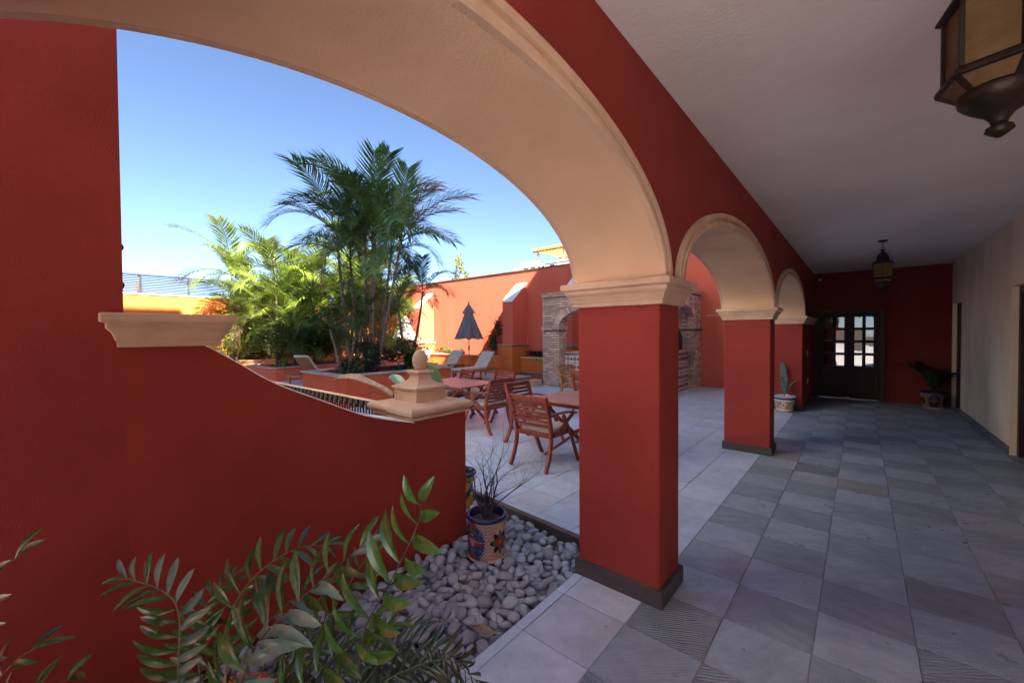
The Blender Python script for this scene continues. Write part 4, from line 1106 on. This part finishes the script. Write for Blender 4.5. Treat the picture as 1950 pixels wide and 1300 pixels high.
for q in ((-3.7, 2.6, .8), (-3.75, 2.6, .75), (-3.62, 3, .7), (-3.95, 2.6, .86)):
    part('stalk', MB().tube([(-3.6, 2.75, 0), ((q[0]-3.6)/2-.03, (q[1]+2.75)/2, q[2]*.5), q], [.016, .012, .008], 7), 'rachis', bp_, smooth=True)
fl = MB(); random.seed(3)
for k in range(26):
    a = random.uniform(0, 6.28); b = random.uniform(0, 1.4); p = Vector((-4.13+.05*cos(a)*sin(b), 2.42+.05*sin(a)*sin(b), .90+.05*cos(b)))
    fl.add([p, p+Vector((.02*cos(a), .02*sin(a), .012)), p+Vector((.004, .0, .022))], [(0, 1, 2)])
fh = thing('dried_flower_head', (-4.13, 2.42, 0), 'small dried flower head poking up above the balustrade beside the post', 'flower')
part('stem', MB().tube([(-4.13, 2.42, 0), (-4.12, 2.42, .5), (-4.13, 2.42, .9)], .005, 6), 'rachis', fh); part('petals', fl, 'dead', fh)

# ================================================================== FURNITURE
def chair(woodm='wood'):
    t = thing('garden_chair', (0, 0, 0), 'x', 'chair', 'wooden garden armchairs on the patio')
    P = lambda n, mb, m=woodm, **k: part(n, mb, m, t, world=False, bevel=k.pop('bevel', .004), **k)
    for s_ in (-1, 1):
        P('rear_leg', MB().path(ease([(s_*.265, -.335, 0), (s_*.262, -.265, .14), (s_*.26, -.22, .30), (s_*.26, -.215, .45), (s_*.26, -.25, .62), (s_*.26, -.325, .87)], 4), .032, .05, (0, 1, 0)))
        P('front_leg', MB().path(ease([(s_*.285, .345, 0), (s_*.285, .27, .14), (s_*.285, .20, .30), (s_*.285, .10, .47), (s_*.285, .0, .63)], 4), .026, .045, (0, 1, 0)))
        P('armrest', MB().path(ease([(s_*.30, -.26, .66), (s_*.305, -.05, .665), (s_*.305, .18, .64), (s_*.305, .25, .62)], 3), [.045]*7+[.055]*2+[.04], .022))
        P('arm_strut', MB().path([(s_*.292, .215, .625), (s_*.285, -.17, .40)], .024, .042, (0, 1, 0)))
        P('side_rail', MB().box(s_*.235, s_*.262, -.22, .24, .375, .425))
    P('front_rail', MB().box(-.262, .262, .205, .235, .375, .425)); P('rear_rail', MB().box(-.245, .245, -.225, -.20, .375, .425))
    for k in range(8): P('seat_slat', MB().box(-.234, .234, -.19+k*.05, -.19+k*.05+.036, .412, .424))
    for k in range(6):
        z = .50+k*.052; y = -.222-(z-.45)*.25
        P('back_slat', MB().box(-.245, .245, y-.009, y+.009, z, z+.034), bevel=.002)
    P('top_rail', MB().box(-.245, .245, -.335, -.31, .81, .872), bevel=.006)
    c = MB(); n = 10
    P('cushion', MB().bbox(-.235, .235, -.19, .225, .426, .482, .018), 'cushion', bevel=.012)
    return t
c0 = chair(); 
chairs = [((-2.97, 4.055, 0), 0, 'nearest wooden armchair seen from behind with beige cushion, left of the red column'),
          ((-3.62, 4.70, 0), -pi/2, 'wooden armchair at the left side of the table beside the red column'),
          ((-4.72, 4.85, 0), pi/2, 'wooden armchair with beige cushion between the two patio tables'),
          ((-5.3, 5.62, 0), pi*.98, 'wooden armchair behind the far table, its back to the loungers'),
          ((-4.05, 7.16, 0), 0, 'dark red armchair half hidden by the red column near the grill house'),
          ((-6.15, 5.35, 0), pi*.9, 'wooden armchair just right of the egg finial behind the far table')]
for k, (l_, a, lab) in enumerate(chairs):
    if k == 0: c0.location = l_; c0.rotation_euler = (0, 0, a); c0['label'] = lab
    else: copy_tree(c0, l_, a, lab)
ct = chair('teak'); ct.location = (-4.88, 7.92, 0); ct.rotation_euler = (0, 0, -pi/2-.12); ct['label'] = 'golden teak armchair near the star tiled counter of the grill house'
copy_tree(ct, (-17.75, 4.72, 0), .15, 'sunlit golden armchair by the far left palm planter')

def table(cx, cy, w_, d_, label, rz=0):
    t = thing('patio_table', (cx, cy, 0), label, 'table', 'wooden patio tables', rz)
    P = lambda n, mb, m='wood', **k: part(n, mb, m, t, world=False, bevel=k.pop('bevel', .004), **k)
    P('frame', MB().box(-w_/2, w_/2, -d_/2, -d_/2+.07, .715, .74).box(-w_/2, w_/2, d_/2-.07, d_/2, .715, .74).box(-w_/2, -w_/2+.07, -d_/2+.07, d_/2-.07, .715, .74).box(w_/2-.07, w_/2, -d_/2+.07, d_/2-.07, .715, .74), 'tablewood')
    n = int((d_-.14)/.085); st = (d_-.14)/n
    for k in range(n):
        y = -d_/2+.07+k*st; P('plank', MB().box(-w_/2+.071, w_/2-.071, y+.002, y+st-.002, .718, .7385), 'tablewood', bevel=.001)
    for s_ in (-1, 1): P('apron', MB().box(-w_/2+.05, w_/2-.05, s_*(d_/2-.075), s_*(d_/2-.05), .665, .715))
    for s_ in (-1, 1):
        y = s_*(d_/2-.12)
        for q in (-1, 1): P('leg', MB().path([(q*(w_/2-.12), y+s_*(.014*q), .715), (-q*(w_/2-.2), y+s_*(.014*q), 0)], .026, .06, (0, 1, 0)))
    P('brace', MB().box(-.02, .02, -d_/2+.12, d_/2-.12, .34, .38))
    return t
table(-2.72, 4.72, 1.28, .98, 'wooden patio table in front of the nearest chair, cut by the red column')
table(-5.5, 4.87, 1.3, .95, 'wooden patio table just right of the stone finial')
table(-4.2, 7.78, 1.1, .9, 'wooden patio table hidden behind the red column near the grill house')

def lounger():
    t = thing('sun_lounger', (0, 0, 0), 'x', 'lounger', 'teak sun loungers with grey cushions')
    P = lambda n, mb, m='teak', **k: part(n, mb, m, t, world=False, bevel=k.pop('bevel', .004), **k)
    for s_ in (-1, 1): P('side_rail', MB().box(s_*.30, s_*.335, -1.0, 1.0, .25, .32))
    P('cross_rail', MB().box(-.30, .30, -1.0, -.97, .25, .31)); P('cross_rail', MB().box(-.30, .30, .97, 1.0, .25, .31))
    for y in (-.88, -.1, .86):
        for s_ in (-1, 1): P('leg', MB().box(s_*.285, s_*.335, y-.03, y+.03, 0, .25))
    for k in range(12): P('slat', MB().box(-.3, .3, -.94+k*.1, -.94+k*.1+.06, .31, .325))
    bx = .24; ang = radians(50)
    def rp(y, z): return (y*cos(ang)-z*sin(ang)+bx, y*sin(ang)+z*cos(ang)+.33)
    mb = MB(); prof = [(0, -.02), (.72, -.02), (.72, .0), (0, .0)]
    mb.loft([[(x, *rp(y, z)) for y, z in prof] for x in (-.28, .28)]); P('back_frame', mb)
    mb = MB(); prof = [(0, .0), (.74, .0), (.76, .02), (.76, .05), (.74, .07), (0, .07)]
    mb.loft([[(x, *rp(y, z)) for y, z in prof] for x in (-.30, .30)]); P('back_cushion', mb, 'grey_cushion', bevel=.012)
    P('seat_cushion', MB().bbox(-.3, .3, -1.02, bx+.03, .326, .396, .02), 'grey_cushion', bevel=.012)
    for s_ in (-1, 1): P('prop', MB().bar((s_*.2, bx+.42, .62), (s_*.2, bx+.6, .30), .02))
    return t
l0 = lounger(); l0.location = (-10.72, 10.45, 0); l0.rotation_euler = (0, 0, .05); l0['label'] = 'nearest sun lounger beside the pool, right of the closed grey parasol'
copy_tree(l0, (-12.55, 10.55, 0), .05, 'second sun lounger left of the little side table')
copy_tree(l0, (-14.6, 10.6, 0), .1, 'sunlit sun lounger behind the egg finial')
copy_tree(l0, (-14.15, 6.2, 0), 3.5, 'sun lounger with raised back seen from behind between the two raised planters')

t = thing('side_table', (-11.75, 10.35, 0), 'small wooden side table between the two loungers', 'table')
for q in (-1, 1):
    for p in (-1, 1): part('leg', MB().box(-11.75+q*.19-.02, -11.75+q*.19+.02, 10.35+p*.19-.02, 10.35+p*.19+.02, 0, .42), 'wood', t)
part('top', MB().bbox(-11.99, -11.51, 10.11, 10.59, .42, .45, .004), 'wood', t)

def umbrella(m, loc, label, z0, z1, r1):
    t = thing('parasol', loc, label, 'parasol', 'closed parasols')
    part('pole', MB().lathe([(.02, 0), (.02, z1-.02)], n=10), 'metal', t, world=False)
    part('base', MB().lathe([(.26, 0), (.26, .04), (.06, .07), (.035, .3)], n=20), 'blackbox', t, world=False)
    part('crank', MB().lathe([(.035, z0-.45), (.04, z0-.42), (.04, z0-.3), (.03, z0-.27)], n=10), 'metal', t, world=False)
    n = 64
    def tier(za, zb, ra, rb, pl, hem):
        rings = []
        for k in range(13):
            q = k/12; z = za+(zb-za)*q; r = ra+(rb-ra)*(q**.9)
            ring = []
            for j in range(n):
                a = 2*pi*j/n; f = cos(a*8+.5*sin(3*a)); rr_ = r*(1+pl*q*(abs(f)**.6*(1 if f > 0 else -1))+.05*q*sin(a*2))
                ring.append((rr_*cos(a), rr_*sin(a), z+(hem*f*q*q)))
            rings.append(ring)
        return MB().loft(rings, cap=False)
    H_ = z1-z0
    part('canopy', tier(z1-.06, z0, .03, r1, .28, -.03), m, t, world=False, smooth=True)
    part('vent_cap', tier(z1-.01, z1-.42*H_/1.5, .02, .55*r1, .12, -.015), m, t, world=False, smooth=True)
    part('tip', MB().lathe([(.012, z1-.02), (.035, z1+.0), (.04, z1+.03), (.02, z1+.06)], n=12), 'blackbox', t, world=False, smooth=True)
umbrella('umbrella', (-12.22, 11.5, 0), 'closed dark grey parasol standing between the loungers', 1.40, 2.86, .47)
umbrella('umbrella_w', (-16.4, 11.3, 0), 'closed pale parasol in the sun seen through the palm leaves', 1.35, 2.5, .5)
umbrella('umbrella', (XL-1.2, 2.75, 3.2), 'closed parasol on the roof terrace behind the slatted rail', .3, .95, .13)

# ================================================================== PALMS
random.seed(13)
def palm_frond(L_, droop, seed, npair=34, lw=.0165, ll=.62, m='palm', vee=.5):
    """pinnate frond along +X starting at the origin, bending down"""
    rnd_ = random.Random(seed); mb = MB(); pts = []
    n = 16; p = Vector((0, 0, 0)); a = .12
    for k in range(n+1):
        pts.append(p.copy()); t = k/n; a_ = a-droop*(t**1.5); p = p+Vector((cos(a_), .0, sin(a_)))*L_/n
    mb.tube(pts, [.016*(1-.85*k/n)*L_/2 for k in range(n+1)], 5)
    def at(t):
        k = min(n-1, int(t*n)); u = t*n-k; return pts[k].lerp(pts[k+1], u), (pts[k+1]-pts[k]).normalized()
    for q in range(npair):
        t = .2+.79*q/(npair-1); o, tg = at(t); up = Vector((-tg.z, 0, tg.x))
        l_ = ll*L_/2*(.45+.55*sin(pi*min(1, (t-.12)*1.05)))*rnd_.uniform(.85, 1.12)
        for s_ in (-1, 1):
            fwd_ = .5+.5*t+rnd_.uniform(-.1, .1)
            d = (Vector((0, s_, 0))*cos(fwd_)+tg*sin(fwd_)+up*(vee*rnd_.uniform(.6, 1.2)*(1-.5*t))).normalized()
            side = d.cross(up).normalized()*lw*L_/2
            m1 = o+d*l_*.5-Vector((0, 0, .03*l_)); m2 = o+d*l_-Vector((0, 0, l_*rnd_.uniform(.18, .5)))
            mb.add([o-side*.4, o+side*.4, m1+side, m1-side, m2], [(0, 1, 2, 3), (3, 2, 4)])
    return mb.mesh('frond', m)
FR = {}
for key in ('palm', 'palm_y', 'palm_d'):
    FR[key] = [palm_frond(2.3, d, k+len(key)*10, m=key, npair=40) for k, d in enumerate((1.25, 1.15, 1.7, 1.35, 2.0))]
FR['dry'] = [palm_frond(2.0, 2.4, 5, m='dry', npair=22)]
def palm(base, stems, label, key, nf=9, sc=1., low=False, name='areca_palm', group='palms in the raised planters', seed=0, el0=None):
    t = thing(name, base, label, 'palm', group); B = Vector(base); rd = random.Random(seed)
    for sb, st in stems:
        sb, st = Vector(sb), Vector(st); mid_ = (sb+st)/2+Vector((rd.uniform(-.12, .12), rd.uniform(-.1, .1), 0)); mid_.z += .0
        bow = ease([sb, mid_*.5+(sb*.5+st*.5)*.5, st], 8)
        part('trunk', MB().tube([tuple(p) for p in bow], [.05-.022*k/(len(bow)-1) for k in range(len(bow))], 8), 'stem', t, smooth=True)
        az0 = rd.uniform(0, 6.28)
        lean = (st-sb).normalized()
        for k in range(nf):
            az = az0+k*2.399+rd.uniform(-.3, .3); q = k/(nf-1)
            el = (1.26-1.3*q+rd.uniform(-.12, .12)) if el0 is None else el0-q*.9
            s_ = sc*(.75+.35*sin(pi*min(1, q+.25)))*rd.uniform(.9, 1.1)
            me_ = FR[key][min(4, int(q*3.2)+rd.randrange(2))]
            if q > .9 and rd.random() < .35: me_ = FR['dry'][0]
            o = inst('frond', me_, t, st-B, (rd.uniform(-.25, .25), -el, az), s_)
    return t
C0 = [((-12.4, 6.55, .4), (-13.15, 6.45, 5.0)), ((-12.25, 6.9, .4), (-12.15, 6.9, 4.6)), ((-12.2, 7.0, .4), (-12.0, 7.1, 5.35)), ((-12.3, 7.3, .4), (-11.3, 7.3, 4.15)),
      ((-12.05, 7.2, .4), (-10.75, 7.3, 4.45)), ((-12.4, 6.76, .4), (-12.9, 6.76, 4.1)), ((-12.15, 7.1, .4), (-11.7, 7.0, 4.9))]
C0 = [tuple((x*.8, y*.8, 1.6+(z-1.6)*.8) for x, y, z in st) for st in C0]
palm((-9.7, 5.5, .6), C0, 'tall dark green palm clump rising against the sky in the central planter', 'palm_d', 11, .82, seed=4)
palm((-9.9, 4.9, .6), [((-9.9, 4.9, .6), (-10.2, 4.8, 1.7)), ((-9.7, 5.0, .6), (-9.2, 4.9, 1.5)), ((-9.8, 5.3, .6), (-9.7, 5.5, 2.2))], 'low bushy palm shoots at the foot of the tall central clump', 'palm', 7, .42, seed=8)
palm((-9.6, 6.7, .6), [((-9.6, 6.7, .6), (-8.9, 6.7, 2.7)), ((-9.8, 6.8, .6), (-10.2, 6.8, 2.4))], 'lower palm behind the tall central clump', 'palm', 7, .58, seed=6)
LP = [((-17.0, 5.9, .4), [(0, 0, 3.6), (-.7, .1, 2.2)], 'palm_y', 1.0, 'sunlit yellow green palm at the front of the left planter'),
      ((-17.2, 7.2, .4), [(0, 0, 3.4), (.6, .3, 2.8), (-.5, 0, 2.3)], 'palm_y', 1.0, 'sunlit palm in the middle of the left planter'),
      ((-16.6, 6.4, .4), [(0, 0, 1.9), (-.5, .3, 1.5), (.5, .5, 2.2)], 'palm_y', .85, 'short bushy yellow green palm filling the middle of the left planter'),
      ((-16.2, 9.0, .4), [(0, 0, 2.0), (.6, .3, 1.6), (-.6, .5, 2.3)], 'palm_y', .9, 'short bushy palm behind the lounger with the raised back'),
      ((-21.3, 7.0, .4), [(0, 0, 1.9), (.3, .8, 1.6), (.3, -.8, 2.2)], 'palm_y', .95, 'short sunlit palm at the foot of the orange side wall'),
      ((-16.0, 8.4, .4), [(0, 0, 3.9), (.7, .2, 3.1), (-.6, 0, 2.4)], 'palm_y', 1.05, 'tallest sunlit palm at the back of the left planter'),
      ((-16.4, 9.6, .4), [(0, 0, 3.4), (.8, 0, 2.5)], 'palm', 1.0, 'green palm at the rear end of the left planter'),
      ((-21.3, 5.6, .4), [(0, 0, 4.3), (.3, .5, 2.8)], 'palm_y', 1.15, 'palm with arching fronds in front of the slatted rail'),
      ((-21.3, 8.2, .4), [(0, 0, 3.6), (.3, .5, 2.8), (.3, -.6, 2.4)], 'palm_y', 1.1, 'sunlit palm against the orange side wall'),
      ((-21.3, 11, .4), [(0, 0, 4.2), (.3, .5, 3.0)], 'palm_y', 1.1, 'sunlit palm in the far left corner of the courtyard'),
      ((-15.9, 6.1, .4), [(0, 0, .8), (.3, .2, 1.2)], 'palm', .62, 'small dark palm at the front corner of the left planter'),
      ((-15.75, 7.6, .4), [(0, 0, 1.2), (.1, .3, 1.5)], 'palm', .62, 'small green palm by the lounger between the planters'),
      ((-18.6, 12.45, .55), [(0, 0, 3.0), (.5, -.1, 2.2)], 'palm_y', .9, 'sunlit palm against the back wall behind the pale parasol')]
for k, (b, st, key, sc, lab) in enumerate(LP):
    B = Vector(b); palm(b, [((B.x+.12*i_, B.y+.1*i_, B.z), (B.x+s_[0], B.y+s_[1], B.z+s_[2]-.4)) for i_, s_ in enumerate(st)], lab, key, 11, sc, seed=20+k)

# shrubs
def shrub(name, c, r, n, m, label, size=.06, group=None, cat='shrub', seed=1, trunk=None):
    t = thing(name, (c[0], c[1], c[2]-r[2]), label, cat, group); rd = random.Random(seed); mb = MB()
    cl = [Vector((rd.gauss(0, .45), rd.gauss(0, .45), rd.gauss(0, .42))) for _ in range(9)]
    for k in range(n):
        q = rd.choice(cl)+Vector((rd.gauss(0, .22), rd.gauss(0, .22), rd.gauss(0, .22)))
        p = Vector((c[0]+q.x*r[0], c[1]+q.y*r[1], c[2]+max(-.95, q.z)*r[2]))
        d = Vector((rd.uniform(-1, 1), rd.uniform(-1, 1), rd.uniform(-.4, 1))).normalized(); s_ = d.orthogonal().normalized()
        s_ = (s_*cos(k)+d.cross(s_)*sin(k)); L_ = size*rd.uniform(.7, 1.3)
        mb.add([p, p+d*L_*.5+s_*L_*.25, p+d*L_, p+d*L_*.5-s_*L_*.25], [(0, 1, 2, 3)])
    o = part('foliage', mb, m, t)
    part('stem', MB().tube([(c[0], c[1], c[2]-r[2]), (c[0]+.03, c[1], c[2]), (c[0]-.05, c[1], c[2]+r[2]*.6)], [.02, .015, .006], 6), 'bark', t)
    return t
sh = [((-9.7, 5.5, 1.05), (.6, .6, .45), 2600, 'shrub_d', 'dark leafy undergrowth at the foot of the central palms', .085),
      ((-9.6, 6.7, 1.0), (.6, .45, .4), 1500, 'shrub', 'green undergrowth behind the central palms', .09),
      ((-17.0, 7.0, 1.3), (1.2, 1.6, .9), 5200, 'shrub', 'broad green shrub filling the left planter under the palms', .12),
      ((-21.3, 6.6, 1.5), (.7, 2.6, 1.1), 5200, 'shrub_y', 'long yellow green hedge along the orange side wall', .13),
      ((-21.2, 10.4, 1.4), (.9, 1.8, .9), 3200, 'shrub_y', 'yellow green shrub in the far left corner', .13),
      ((-18.5, 12.45, 1.2), (1.6, .3, .7), 2000, 'shrub', 'sunny shrub in the planter at the far left of the courtyard wall', .1),
      ((-14.9, 12.45, .80), (.55, .2, .16), 500, 'shrub', 'low shrub in the long planter left of the grey parasol', .09),
      ((-13.7, 12.45, .78), (.4, .18, .13), 350, 'shrub', 'tiny shrub in the long planter behind the lounger', .08),
      ((-11.55, 12.4, 1.45), (.32, .2, .85), 1100, 'shrub_d', 'tall climbing shrub against the left side of the middle buttress', .085),
      ((-9.3, 12.45, .80), (.75, .2, .15), 800, 'shrub_d', 'low green shrubs in the short planter behind the pool', .09)]
for k, (c, r, n, m, lab, sz) in enumerate(sh): shrub('shrub', c, r, n, m, lab, sz, 'planter shrubs', seed=30+k)
# dry white frond in pot 3, dark plant in pot 4
t = thing('dried_palm_seedling', (-1.14, 9.70, .28), 'pale dried fronds standing in the multicoloured pot by the third column', 'plant')
PALE = palm_frond(2.0, .8, 77, npair=30, lw=.03, ll=.3, m='leaf_s', vee=.5)
for k, (a, e, s_) in enumerate(((1.9, 1.45, .36), (3.3, 1.3, .30), (.6, 1.2, .2), (4.6, 1.25, .24))): inst('frond', PALE, t, (0, 0, 0), (0, -e, a), s_)
t = thing('corner_plant', (1.17, 12.15, .28), 'dark broad leaved plant in the pot in the dark corridor corner', 'plant')
DK = palm_frond(2.0, 1.0, 78, npair=12, lw=.09, ll=.5, m='dark')
for k in range(8): inst('frond', DK, t, (0, 0, 0), (0, -1.35+.05*k, 2.2+k*.55), .36)

# ================================================================== BEYOND THE WALLS
t = thing('roof_terrace_house', (-12, 18, 0), 'white flat roofed house with small dark windows beyond the courtyard wall', 'building')
part('wall', MB().box(-13.6, -6, 16, 22, 0, 4.98).box(-13.2, -12.2, 16.0, 22, 4.98, 5.2), 'farwhite', t, bevel=.03)
part('parapet', MB().box(-11.6, -6, 15.98, 16.1, 4.98, 5.06), 'farwhite', t)
for x in (-12.9, -12.45, -12.0, -11.75, -11.3):
    w_ = part('window', MB().box(x, x+(.26 if x < -12.1 or x > -11.5 else .1), 15.97, 15.995, 4.80, 4.90), 'farglass', t)
t = thing('roof_pergola', (-10.9, 17, 5), 'timber pergola with slatted roof on the white roof terrace', 'pergola')
for x in (-12.15, -10.65, -9.2):
    for y in (16.2, 18.4): part('post', MB().box(x-.05, x+.05, y-.05, y+.05, 4.98, 5.66), 'farwhite', t)
for y in (16.1, 18.4): part('beam', MB().box(-12.4, -9, y, y+.08, 5.62, 5.70), 'roofwood', t)
for k in range(16): part('rafter', MB().box(-12.35+k*.2, -12.27+k*.2, 15.9, 18.7, 5.70, 5.78), 'roofwood', t)
part('rear_screen', MB().box(-11.4, -9, 18.35, 18.39, 5.1, 5.5), 'roofwood', t)
part('bench', MB().box(-11.2, -9.4, 17.2, 17.6, 4.99, 5.25), 'farwhite', t)
def far_tree(c, r, h, label, n, m, seed):
    t = thing('far_tree', (c[0], c[1], 0), label, 'tree', 'trees beyond the courtyard wall'); rd = random.Random(seed)
    tr = MB().tube([(c[0], c[1], 0), (c[0]+.1, c[1], c[2]*.6), (c[0], c[1], c[2])], [.18, .12, .05], 8)
    for k in range(9):
        a = rd.uniform(0, 6.28); z = c[2]*rd.uniform(.7, 1)
        tr.tube([(c[0], c[1], z), (c[0]+r*.5*cos(a), c[1]+r*.5*sin(a), z+h*.3), (c[0]+r*cos(a), c[1]+r*sin(a), z+h*.6)], [.04, .025, .008], 5)
    part('trunk', tr, 'bark', t); mb = MB()
    cl = [Vector((rd.gauss(0, .5), rd.gauss(0, .5), rd.gauss(0, .5))) for _ in range(14)]
    for k in range(n):
        q = rd.choice(cl)+Vector((rd.gauss(0, .15), rd.gauss(0, .15), rd.gauss(0, .15)))
        p = Vector((c[0]+q.x*r, c[1]+q.y*r, c[2]+h*.3+q.z*h)); d = Vector((rd.uniform(-1, 1), rd.uniform(-1, 1), rd.uniform(-1, 1))).normalized(); s_ = d.orthogonal().normalized(); L_ = rd.uniform(.08, .16)
        mb.add([p, p+d*L_*.5+s_*L_*.3, p+d*L_, p+d*L_*.5-s_*L_*.3], [(0, 1, 2, 3)])
    part('crown', mb, m, t)
far_tree((-19.8, 18, 5.2), .55, 1.2, 'tall yellow green treetop above the courtyard wall right of the palms', 1200, 'shrub_y', 3)
far_tree((-18.2, 18, 4.6), .9, .45, 'sparse twiggy treetop just showing over the courtyard wall', 260, 'shrub_y', 4)
far_tree((-27, 18, 5.0), 2.2, 1.4, 'distant rounded tree behind the left palms', 1500, 'shrub', 5)
